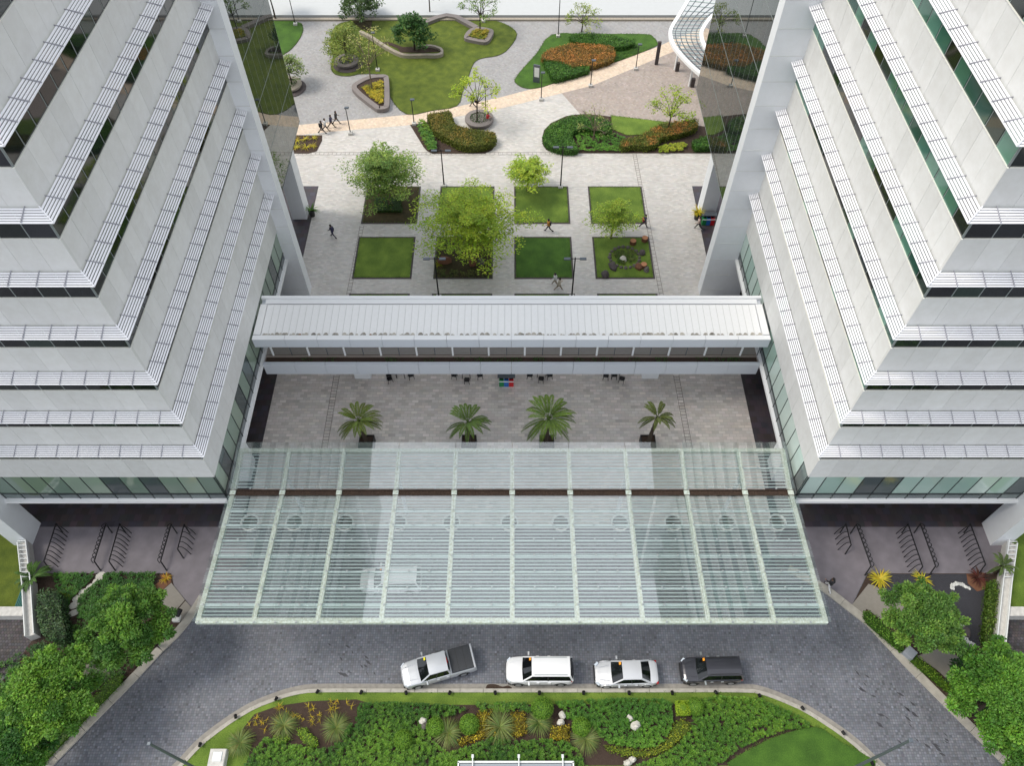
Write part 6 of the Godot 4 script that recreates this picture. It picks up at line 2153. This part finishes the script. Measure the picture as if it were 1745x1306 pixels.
func right_garden() -> void:
	boundary("white low wall with open rail along the right garden", [Vector2(39.6, -25.34), Vector2(37.93, -22.08), Vector2(35.8, -17.57)], 1)
	var b := MB.new()
	b.strip([Vector2(37.01, -19.82), Vector2(44.05, -19.82)], -0.35, 0.35, 0, 0.9)
	tag(put("cross_wall", b, M.low_wall), "white wall end running off the right frame edge", "wall")
	for k in 2:
		var slab: Array = [[Vector2(25.9, -20.49), Vector2(27.74, -22.27), Vector2(28.22, -22.11), Vector2(30, -20.49), Vector2(29.22, -19.57), Vector2(27.96, -19.47), Vector2(27.06, -20.3), Vector2(26.63, -19.83)], [Vector2(29.79, -16.76), Vector2(32.04, -17.43), Vector2(33.27, -16.33), Vector2(31.84, -14.71), Vector2(30.97, -15.8)]][k]
		b = MB.new()
		b.prism(slab, 0, 0.06)
		struct("stone_slab", b, M.concrete_slab)
	hedge("kerb_hedge", "rounded green hedge along the upper right drive kerb", smooth([Vector2(26.6, -19.9), Vector2(26.99, -20), Vector2(27.84, -19.23), Vector2(28.86, -17.53), Vector2(28.65, -16.99), Vector2(28.35, -17.14), Vector2(27.43, -18.12), Vector2(26.6, -19.13)], 2), 0.5, Color(0.07, 0.17, 0.02), Color(0.16, 0.32, 0.04), 150, 0.12, 0.14)
	hedge("kerb_hedge", "trimmed bright hedge along the lower right drive kerb", smooth([Vector2(29.04, -16.31), Vector2(29.6, -16.7), Vector2(30.36, -15.98), Vector2(31.2, -14.94), Vector2(31.8, -14.14), Vector2(31.13, -14.14), Vector2(30.12, -15.22)], 2), 0.5, Color(0.1, 0.21, 0.02), Color(0.2, 0.34, 0.03), 150, 0.1, 0.06)
	b = MB.new()
	b.cbox(Vector3(0, 0.3, 0), Vector3(0.75, 0.6, 0.75), 0.03)
	tag(put("utility_box", b, M.sheet_grey, self, Vector3(29.19, 0, -16.89), 0.7), "grey square utility box between the two right kerb hedges", "utility box")
	spiky("yellow_agave", "large yellow rosette at the corner of the right forecourt", Vector3(28.72, 0, -22.7), 60, 1.0, 0.13, Color(0.4, 0.36, 0.03), Color(0.68, 0.55, 0.05), 0.5, 0.35)
	spiky("yellow_agave", "smaller yellow rosette above the right feathery shade tree", Vector3(32.05, 0, -22.65), 50, 0.85, 0.12, Color(0.4, 0.36, 0.03), Color(0.6, 0.52, 0.05), 0.5, 0.35)
	sheet("mulch", [Vector2(35.63, -23.09), Vector2(37.04, -23.2), Vector2(36.84, -21.89), Vector2(35.98, -21.67), Vector2(35.47, -22.32)], 0.044, M.terracotta)
	spiky("red_cordyline", "dark red cordyline beside the right white wall", Vector3(36.4, 0, -22.79), 50, 0.9, 0.12, Color(0.05, 0.02, 0.015), Color(0.14, 0.04, 0.03), 0.8, 0.7)
	feather_palm("garden_palm", "small feathery palm against the right white wall", Vector3(37.91, 0, -23.27), 1.2, 1.3, 14, Color(0.1, 0.15, 0.05))
	hedge("wall_hedge", "narrow ragged hedge along the right white wall", smooth([Vector2(36.75, -22.2), Vector2(37.39, -22.09), Vector2(36.46, -19.98), Vector2(35.32, -17.66), Vector2(34.71, -17.61), Vector2(35.75, -19.98), Vector2(36.38, -21.45)], 2), 0.8, Color(0.08, 0.15, 0.02), Color(0.18, 0.26, 0.04), 150, 0.14, 0.2)
	# white pebbles: an arc and a ring, with dark boulders
	var peb := MB.new()
	var arc := [Vector2(34.12, -21.89), Vector2(34.24, -22.16), Vector2(34.63, -22.32), Vector2(35.02, -22.24), Vector2(35.43, -21.89)]
	var spots := []
	for k in 150:
		var i := rng.randi_range(0, 3)
		spots.append((arc[i] as Vector2).lerp(arc[i + 1], rng.randf()) + Vector2(rnd(-0.1, 0.1), rnd(-0.1, 0.1)))
	spots.append_array(inside([Vector2(33.71, -19.26), Vector2(33.98, -19.16), Vector2(34.24, -18.45), Vector2(33.97, -17.95), Vector2(34.37, -17.65), Vector2(33.89, -16.28), Vector2(34.31, -15.8), Vector2(33.37, -16.18), Vector2(32.87, -17.06), Vector2(32.88, -17.55), Vector2(33.63, -17.85), Vector2(33.84, -18.75)], 700))
	for p in spots:
		var k := rnd(0.4, 0.66)
		peb.col = Color(k, k, k * 0.96)
		var r := rnd(0.05, 0.1)
		peb.lathe(v3(p, 0.04), [[r, 0], [r * 0.8, r * 0.55], [0, r * 0.75]], 6)
	var o := put("white_pebbles", peb, M.painted)
	tag(o, "white pebbles laid in an arc and pools over the dark gravel", "pebbles")
	stuff(o)
	rock("boulder", "dark boulder ringed by white pebbles", Vector3(33.53, 0, -17.06), Vector3(0.65, 0.4, 0.6), M.stone_dark)
	rock("boulder", "small dark boulder above the pebble ring", Vector3(33.99, 0, -18.53), Vector3(0.35, 0.25, 0.45), M.stone_dark)
	spiky("red_cordyline", "small rusty red plant at the pebble ring", Vector3(34.03, 0, -16.63), 40, 0.5, 0.1, Color(0.2, 0.03, 0.02), Color(0.4, 0.1, 0.04))
	cover("ground_cover", "mixed undergrowth beneath the right shade trees", [Vector2(33.92, -16.3), Vector2(36.1, -17.57), Vector2(39.17, -15.46), Vector2(36.52, -8.92), Vector2(34.61, -9.65), Vector2(32.02, -13.25), Vector2(31.65, -14.65)], 0.4, 30, 0.18, Color(0.03, 0.1, 0.02), Color(0.1, 0.22, 0.03), 0.4)


func ball(label: String, at: Vector3, r: float, base: Color, light: Color, square := false) -> void:
	var t := thing("topiary_ball", label, "topiary", at)
	var b := MB.new()
	b.col = base * 0.6
	b.col.a = 1
	b.lathe(Vector3.ZERO, [[r * 0.5, 0], [r * 0.88, r * 0.5], [r * 0.93, r * 0.9], [r * 0.75, r * 1.4], [r * 0.4, r * 1.68], [0, r * 1.75]], 14)
	put("body", b, M.leaf, t)
	var f := MB.new()
	for k in 1900:
		var d := rdir()
		d.y = absf(d.y) if rng.randf() < 0.8 else d.y
		var p := d * r
		if square:
			p = p / maxf(maxf(absf(d.x), absf(d.z)), absf(d.y)) * 0.8
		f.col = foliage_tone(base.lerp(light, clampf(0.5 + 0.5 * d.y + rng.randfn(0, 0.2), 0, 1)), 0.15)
		f.leaf(Vector3(p.x, r * 0.85 + p.y, p.z), (d * 0.25 + rdir()).normalized(), (d + rdir() * 0.4).normalized(), 0.075, 0.045)
	stuff(put("foliage", f, M.leaf, t))


func island() -> void:
	sheet("island_soil", [Vector2(-18.03, -9.43), Vector2(-17.89, -10.75), Vector2(-19.17, -11.05), Vector2(-18.48, -12.12), Vector2(-18.07, -12.74), Vector2(-16.51, -13.29), Vector2(-14.26, -13.6), Vector2(-11.02, -13.72), Vector2(-9.64, -13.32), Vector2(7.46, -13.4), Vector2(12.89, -13.44), Vector2(17.47, -13.36), Vector2(19.8, -12.58), Vector2(21.09, -11.89), Vector2(17.42, -10.94), Vector2(14.74, -9.43)], 0.1, M.soil)
	var green := Color(0.04, 0.12, 0.015)
	var glow := Color(0.13, 0.27, 0.025)
	cover("shrub_carpet", "dark green shrub carpet of the island from the yellow rosettes to the white sign", [Vector2(-16.96, -11.13), Vector2(-15.8, -10.94), Vector2(-14.13, -10.6), Vector2(-13.1, -10.42), Vector2(-12.23, -10.57), Vector2(-11.72, -11.31), Vector2(-10.87, -12.34), Vector2(-10.75, -13.39), Vector2(-9.59, -13.47), Vector2(-7.52, -13.43), Vector2(-6.27, -13.39), Vector2(-3.36, -13.19), Vector2(-3.22, -12.88), Vector2(-4.16, -12.57), Vector2(-5.58, -12.26), Vector2(-6.08, -11.8), Vector2(-5.5, -10.98), Vector2(-4.25, -10.16), Vector2(-3.26, -10.49), Vector2(-2.46, -10.75), Vector2(-1.26, -11.13), Vector2(0.36, -10.94), Vector2(2.38, -11.05), Vector2(3.79, -10.9), Vector2(4.57, -10.31), Vector2(5.12, -9.36), Vector2(-18.1, -9.36), Vector2(-17.68, -10.24)], 0.55, 210, 0.11, green, glow, 0.7, 2.0)
	cover("shrub_carpet", "narrow shrub strip behind the gold hedges of the island", [Vector2(-2.45, -13.39), Vector2(1.4, -13.43), Vector2(1.69, -13.08), Vector2(1.19, -12.84), Vector2(-2.32, -12.88)], 0.5, 95, 0.17, green, glow)
	cover("shrub_carpet", "rounded shrub carpet with white rocks right of the spiky palms", [Vector2(3.07, -13.55), Vector2(5.77, -13.63), Vector2(7.86, -13.71), Vector2(10.76, -13.67), Vector2(11.35, -13.35), Vector2(11.19, -12), Vector2(10.67, -11.05), Vector2(10.01, -10.6), Vector2(8.79, -10.46), Vector2(6.81, -10.75), Vector2(5.64, -11.5), Vector2(4.86, -12.11), Vector2(3.85, -12.38)], 0.55, 210, 0.11, Color(0.055, 0.16, 0.02), Color(0.13, 0.29, 0.03), 0.7, 2.0)
	cover("shrub_carpet", "large shrub carpet at the right of the island above the soil path", [Vector2(13.47, -13.67), Vector2(14.54, -13.86), Vector2(17.43, -13.75), Vector2(18.98, -13.15), Vector2(20.09, -12.57), Vector2(20.79, -12.03), Vector2(20.62, -11.8), Vector2(19.09, -11.69), Vector2(17.35, -11.13), Vector2(15.63, -10.49), Vector2(13.93, -9.36), Vector2(8.29, -9.36), Vector2(9.52, -9.76), Vector2(11.21, -10.49), Vector2(12.51, -11.8), Vector2(12.72, -12.76)], 0.55, 210, 0.11, Color(0.065, 0.17, 0.02), Color(0.16, 0.31, 0.03), 0.7, 2.0)
	hedge("gold_hedge", "yellow green ribbon hedge winding through the island", smooth([Vector2(11.4, -12.11), Vector2(12.17, -12.34), Vector2(12.51, -11.8), Vector2(11.89, -11.13), Vector2(10.88, -10.46), Vector2(9.87, -10.02), Vector2(8.34, -9.91), Vector2(6.77, -10.27), Vector2(6.31, -10.64), Vector2(7.59, -10.53), Vector2(8.98, -10.35), Vector2(10.09, -10.57), Vector2(10.8, -11.13)], 2), 0.45, Color(0.15, 0.22, 0.02), Color(0.34, 0.36, 0.03), 150, 0.11, 0.1)
	hedge("gold_hedge", "gold leaved hedge left of the largest spiky palm", [Vector2(-2.32, -12.88), Vector2(-1.37, -12.92), Vector2(-1.35, -11.88), Vector2(-0.86, -11.35), Vector2(-2.87, -10.86), Vector2(-3.47, -10.6), Vector2(-3.68, -10.98), Vector2(-2.56, -11.43)], 0.45, GOLD * 0.45, GOLD * 1.2, 150, 0.13, 0.12)
	hedge("gold_hedge", "gold leaved hedge right of the largest spiky palm", [Vector2(0.03, -12.8), Vector2(0.98, -12.84), Vector2(1.05, -11.43), Vector2(0.36, -11.13), Vector2(-0.05, -11.43)], 0.45, GOLD * 0.45, GOLD * 1.2, 150, 0.13, 0.12)
	hedge("gold_hedge", "square gold hedge block between two spiky palms", [Vector2(2.81, -11.88), Vector2(4.03, -11.88), Vector2(3.99, -10.98), Vector2(2.7, -10.98)], 0.45, GOLD * 0.5, GOLD * 1.3, 150, 0.13, 0.12)
	hedge("lime_hedge", "lime clipped hedge bar beside the rosette bed of the island", [Vector2(-14.91, -11.59), Vector2(-14.29, -11.78), Vector2(-13.35, -10.96), Vector2(-13.23, -10.62), Vector2(-13.77, -10.48), Vector2(-14.36, -10.96)], 0.55, Color(0.16, 0.3, 0.02), Color(0.3, 0.44, 0.04), 170, 0.1)
	hedge("lime_hedge", "lime clipped hedge stub below the spiky palm of the rosette bed", [Vector2(-16.43, -11.22), Vector2(-15.85, -11.41), Vector2(-15.11, -11.11), Vector2(-15.44, -10.88), Vector2(-15.98, -10.73)], 0.5, Color(0.14, 0.26, 0.02), Color(0.26, 0.4, 0.04), 170, 0.1)
	lawn_on("island_lawn", "deep green rounded lawn at the right end of the island", smooth([Vector2(21.3, -11.89), Vector2(22.53, -11.05), Vector2(24.67, -9.21), Vector2(14.95, -9.21), Vector2(16.75, -10.6), Vector2(18.95, -11.43)], 3), 0.16, M.lawn_deep)
	var balls := [[Vector3(-7.43, 0.5, -10.99), 0.62, "alone in the dark shrub carpet"], [Vector3(-5.26, 0.5, -11.78), 0.62, "half hidden by the second left spiky palm"], [Vector3(-2.9, 0.5, -11.94), 0.68, "left of the gold hedge"], [Vector3(2.18, 0.5, -12.98), 0.76, "largest, behind the narrow spiky palm"], [Vector3(4.84, 0.5, -11.78), 0.64, "half hidden by the right spiky palm"], [Vector3(12.92, 0.5, -13.13), 0.6, "beside the square lime bush"]]
	for b in balls:
		ball("clipped green topiary ball, " + b[2], b[0] * Vector3(1, 0, 1), b[1], Color(0.09, 0.21, 0.025), Color(0.19, 0.36, 0.04))
	ball("square bright lime clipped bush beside a green ball", Vector3(12.01, 0.4, -13) * Vector3(1, 0, 1), 0.55, Color(0.2, 0.36, 0.02), Color(0.36, 0.5, 0.04), true)
	var palms := [[Vector3(-18.63, 0, -10.83), 1.15, "first, near the stone box"], [Vector3(-15.82, 0, -11.96), 1.15, "over the rosette bed, left"], [Vector3(-12.15, 0, -11.81), 1.2, "over the rosette bed, right"], [Vector3(-4.38, 0, -11.43), 1.25, "straw edged, right of the lone ball"], [Vector3(-0.79, 0, -11.85), 1.45, "largest, between gold hedges"], [Vector3(1.93, 0, -12.12), 1.15, "narrow, below the largest ball"], [Vector3(5.16, 0, -11.05), 1.2, "loose, last at the right"]]
	for p in palms:
		spiky("spiky_palm", "spiky grassy palm of the island, " + p[2], p[0], 300, p[1] * 0.95, 0.045, Color(0.1, 0.18, 0.04), Color(0.25, 0.28, 0.09), 0.95, 0.95, 0.25, "spiky palms of the island")
	# yellow rosettes on bare soil
	for k in 46:
		var q: Vector2 = inside([Vector2(-18.34, -11.97), Vector2(-17.85, -12.72), Vector2(-16.26, -13.37), Vector2(-14.27, -13.6), Vector2(-11.34, -13.68), Vector2(-11.13, -13.25), Vector2(-12.37, -12.79), Vector2(-12.8, -11.82), Vector2(-13.52, -11.82), Vector2(-14.42, -11.97), Vector2(-15.56, -12.57), Vector2(-16.53, -11.67), Vector2(-17.33, -11.67)], 1)[0]
		spiky("yellow_rosette", "small yellow rosette on the bare soil of the island", v3(q, 0.1), 6, rnd(0.22, 0.42), 0.045, Color(0.25, 0.24, 0.03), Color(0.6, 0.42, 0.04), 1.2, 0.6, 0.0, "yellow rosettes on island soil")
	var rocks := [[Vector3(-6.15, 0, -12.23), 0.32, "at the left of the palms"], [Vector3(-6, 0, -11.89), 0.3, "grey, under the first white one"], [Vector3(8.61, 0, -11.89), 0.38, "largest, in the rounded shrub carpet"], [Vector3(8.29, 0, -12.39), 0.26, "small, above the largest"], [Vector3(3.59, 0, -12.58), 0.3, "right of the largest topiary ball"], [Vector3(3.45, 0, -12.12), 0.27, "between ball and gold block"], [Vector3(8.22, 0, -9.76), 0.26, "at the bottom edge, upper"], [Vector3(7.88, 0, -9.54), 0.28, "at the bottom edge, lower"]]
	for r in rocks:
		rock("white_rock", "pale rock of the island, " + r[2], r[0] + Vector3(0, 0.3, 0), Vector3(r[1], r[1] * 0.9, r[1] * 0.8), M.rock_white if not r[2].begins_with("grey") else M.rock)
	# spike lights behind the kerb
	var lights := [Vector3(-21.37, 0, -10.72), Vector3(-19.31, 0, -12.54), Vector3(-16.67, 0, -13.72), Vector3(-13.81, 0, -14.2), Vector3(-10.69, 0, -14.16), Vector3(-7.49, 0, -14.12), Vector3(-4.38, 0, -14.12), Vector3(-1.14, 0, -14.12), Vector3(2.01, 0, -14.12), Vector3(5.16, 0, -14.12), Vector3(8.4, 0, -14.12), Vector3(11.47, 0, -14.12), Vector3(14.58, 0, -14.16), Vector3(17.65, 0, -13.92), Vector3(20.53, 0, -13.09), Vector3(23, 0, -11.47), Vector3(24.48, 0, -9.54)]
	var t := thing("spike_light", "small black spike light behind the island kerb, leftmost of the row", "garden light", lights[0], 0, "spike lights along the island kerb")
	var b := MB.new()
	b.tube(Vector3(0, 0, 0), Vector3(0, 0.3, 0), 0.03, 0.03, 6)
	put("spike", b, M.black_metal, t)
	b = MB.new()
	b.tube(Vector3(0, 0.3, -0.1), Vector3(0, 0.38, 0.14), 0.12, 0.1, 10)
	put("lamp", b, M.black_metal, t)
	for k in range(1, lights.size()):
		copy(t, "small black spike light behind the island kerb, %s from the left" % ORD[k], lights[k], rnd(-0.4, 0.4))
	# stone box
	t = thing("stone_box", "pale stone utility box in the grass at the left of the island", "utility box", Vector3(-19.91, 0, -9.79))
	b = MB.new()
	b.cbox(Vector3(0, 0.35, 0), Vector3(1.1, 0.7, 1.2), 0.04)
	put("block", b, M.low_wall, t)
	b = MB.new()
	b.cbox(Vector3(0.02, 0.73, -0.1), Vector3(0.6, 0.06, 0.6), 0.02)
	put("lid", b, M.sign_face, t)
	# entrance sign wall with lamps
	t = thing("sign_wall", "white topped entrance sign wall with three white lamps at the bottom edge", "sign wall", Vector3(0.31, 0.9, -9.53) * Vector3(1, 0, 1))
	b = MB.new()
	b.box(Vector3(0, 0.45, 0), Vector3(7.8, 0.9, 0.12))
	put("back_panel", b, M.white_wall, t)
	b = MB.new()
	b.box(Vector3(0, 0.42, 0.7), Vector3(7.5, 0.84, 1.2))
	put("top", b, M.sheet_grey, t)
	for x in [-3.86, 3.86]:
		b = MB.new()
		b.box(Vector3(x, 0.45, 0.7), Vector3(0.1, 0.9, 1.4))
		put("end_panel", b, M.white_wall, t)
	for x in [-2.9, 0.2, 3.15]:
		var l := part_node("wall_lamp", t)
		b = MB.new()
		b.bar(Vector3(x, 0.92, 0.4), Vector3(x, 1.1, -0.25), 0.07, 0.05)
		put("arm", b, M.white_wall, l)
		b = MB.new()
		b.cbox(Vector3(x, 1.1, -0.32), Vector3(0.16, 0.1, 0.22), 0.02)
		put("head", b, M.white_wall, l)
	# tall drive lamps cut by the bottom edge
	for k in 2:
		var foot: Vector3 = [Vector3(-18.54, 0, -8.03), Vector3(19.24, 0, -7.68)][k]
		t = thing("drive_lamp", "tall grey drive lamp post cut by the bottom frame edge, %s of the white sign" % ["left", "right"][k], "lamp post", foot, 0, "tall drive lamps")
		var hgt: float = [14.96, 17.67][k]
		b = MB.new()
		b.tube(Vector3.ZERO, Vector3(0, hgt, 0), 0.11, 0.07, 10)
		put("pole", b, M.grey_metal, t)
		b = MB.new()
		b.cbox(Vector3(0, hgt + 0.05, 0), Vector3(0.2, 0.1, 0.2), 0.03)
		put("cap", b, M.grey_metal, t)
	# oil stains and scuffs on the drive
	var sb := MB.new()
	for p in inside([Vector2(25.64, -15.88), Vector2(28.87, -13.84), Vector2(30.49, -11.13), Vector2(29.2, -9.65), Vector2(26.9, -10.01), Vector2(24.14, -15.05)], 34) + inside([Vector2(-14.49, -18.01), Vector2(-9.2, -17.57), Vector2(-9.81, -15.05), Vector2(-13.27, -15.46)], 14):
		var d := Vector2(rnd(0.1, 0.35), 0).rotated(0.7 + rnd(-0.4, 0.4))
		var s := d.orthogonal() * rnd(0.15, 0.4)
		sb.quad(v3(p - d, 0.008), v3(p - s, 0.008), v3(p + d, 0.008), v3(p + s, 0.008))
	struct("road_stains", sb, M.oil_stain)
	var pud := MB.new()
	pud.prism(smooth([Vector2(-1.82, -14.56), Vector2(-1.66, -14.77), Vector2(-1.11, -14.77), Vector2(-0.64, -14.61), Vector2(-0.22, -14.69), Vector2(0.03, -14.48), Vector2(-0.89, -14.44), Vector2(-1.74, -14.44)], 3), 0, 0.016, false)
	struct("gutter_stain", pud, M.soil)


func people() -> void:
	var skin := Color(0.36, 0.2, 0.13)
	var hair := Color(0.012, 0.01, 0.01)
	var navy := Color(0.02, 0.022, 0.06)
	var dark := Color(0.018, 0.018, 0.02)
	var white := Color(0.62, 0.62, 0.62)
	var khaki := Color(0.3, 0.24, 0.18)
	person("person in black with a black backpack, nearest of the group on the beige path", Vector3(-22.65, 0, -78.32), 0.3, "walk", [skin, dark, Color(0.06, 0.06, 0.07), hair, dark, dark], true)
	person("person in a white shirt in the group on the beige path", Vector3(-22.29, 0, -78.77), 0.3, "walk", [skin, white, dark, hair, dark, dark])
	person("person in navy, mid stride, third of the group on the beige path", Vector3(-21.68, 0, -79.45), 0.4, "walk", [skin, navy, dark, hair, dark, dark])
	person("person in black leading the group on the beige path", Vector3(-21.17, 0, -80.2), 0.4, "walk", [skin, dark, dark, hair, dark, dark])
	person("person in dark clothes walking behind the lime tree planter", Vector3(-4.78, 0, -83.55), 2.9, "walk", [skin, Color(0.05, 0.06, 0.05), Color(0.05, 0.05, 0.055), hair, dark, dark])
	person("person in a red shirt sitting on the round planter rim", Vector3(-2.9, 0.1, -80.46), -0.4, "sit", [skin, Color(0.5, 0.03, 0.03), Color(0.16, 0.15, 0.15), hair, dark, dark], false, false)
	person("person in navy walking alone on the left of the pale plaza", Vector3(-18.94, 0, -60.61), 2.6, "walk", [skin, navy, navy * 0.8, hair, dark, dark])
	person("person in orange top with dark vest walking between lawn squares", Vector3(3.99, 0, -61.5), 3.0, "walk", [skin, Color(0.5, 0.22, 0.03), dark, hair, dark, dark], true)
	person("person in navy with a red bag at the right edge of the squares", Vector3(14.19, 0, -62.13), 0.3, "walk", [skin, navy, dark, hair, dark, Color(0.35, 0.03, 0.04)], true)
	person("person in a beige top and black trousers by the right leg pier", Vector3(20.04, 0, -61.86), 2.9, "walk", [skin, Color(0.5, 0.38, 0.33), dark, hair, white, dark])
	person("person in white top behind the bridge, farther of two", Vector3(4.43, 0, -53.67), 2.8, "walk", [skin, white, khaki, hair, white, dark])
	person("person in beige behind the bridge, nearer of two", Vector3(4.76, 0, -53.03), 0.4, "walk", [skin, Color(0.5, 0.43, 0.36), khaki, hair, white, dark])
	person("person in black top and white trousers at the right end of the canopy", Vector3(24.46, 0, -21.94), 1.9, "walk", [skin, dark, white, hair, dark, dark])
	person("person in dark clothes sitting at a table under the curved canopy", Vector3(23.74, 0, -86.73), 0.2, "sit", [skin, dark, dark, hair, dark, dark])
	person("second dark clothed sitter, nearer the mirrored wing, under the curved canopy", Vector3(24.29, 0, -86.98), 2.9, "sit", [skin, dark, dark, hair, dark, dark])
	cafe_chair("chair of the sitter under the curved canopy, outer one", Vector3(23.74, 0, -86.73), 1.6)
	cafe_chair("chair of the second sitter under the curved canopy, by the wing", Vector3(24.29, 0, -86.98), -1.6)


func _ready() -> void:
	rng.seed = 20240
	var cam := Camera3D.new()
	cam.name = "camera"
	cam.position = Vector3(0.055, 58, 0)
	cam.rotation_degrees = Vector3(-54.402, 0, 0)
	cam.fov = 52.74
	cam.near = 0.5
	cam.far = 600
	add_child(cam)
	cam.current = true
	var env := Environment.new()
	env.background_mode = Environment.BG_SKY
	var sky := Sky.new()
	var sm := ProceduralSkyMaterial.new()
	sm.sky_top_color = Color(0.95, 0.97, 1.0)
	sm.sky_horizon_color = Color(0.88, 0.91, 0.95)
	sm.sky_curve = 0.2
	sm.ground_bottom_color = Color(0.5, 0.5, 0.5)
	sm.ground_horizon_color = Color(0.7, 0.72, 0.74)
	sm.sky_energy_multiplier = 0.8
	sky.sky_material = sm
	env.sky = sky
	env.background_energy_multiplier = 1.0
	env.tonemap_mode = Environment.TONE_MAPPER_LINEAR
	env.tonemap_exposure = 2.0
	env.sdfgi_enabled = true
	env.ssao_enabled = true
	env.ssil_enabled = true
	var we := WorldEnvironment.new()
	we.name = "world_environment"
	we.environment = env
	add_child(we)
	var sun := DirectionalLight3D.new()
	sun.name = "sun"
	sun.light_color = Color(1, 0.97, 0.92)
	sun.light_energy = 0.48
	sun.light_angular_distance = 22
	sun.shadow_enabled = true
	sun.sky_mode = DirectionalLight3D.SKY_MODE_LIGHT_ONLY
	sun.look_at_from_position(Vector3(-0.62, 0.83, -0.04) * 100, Vector3.ZERO)
	add_child(sun)
	make_materials()
	ground()
	tower(-1)
	tower(1)
	bridge()
	canopy()
	far_garden()
	hedge_beds()
	plaza_trees()
	courtyard()
	drive_and_gardens()
	people()
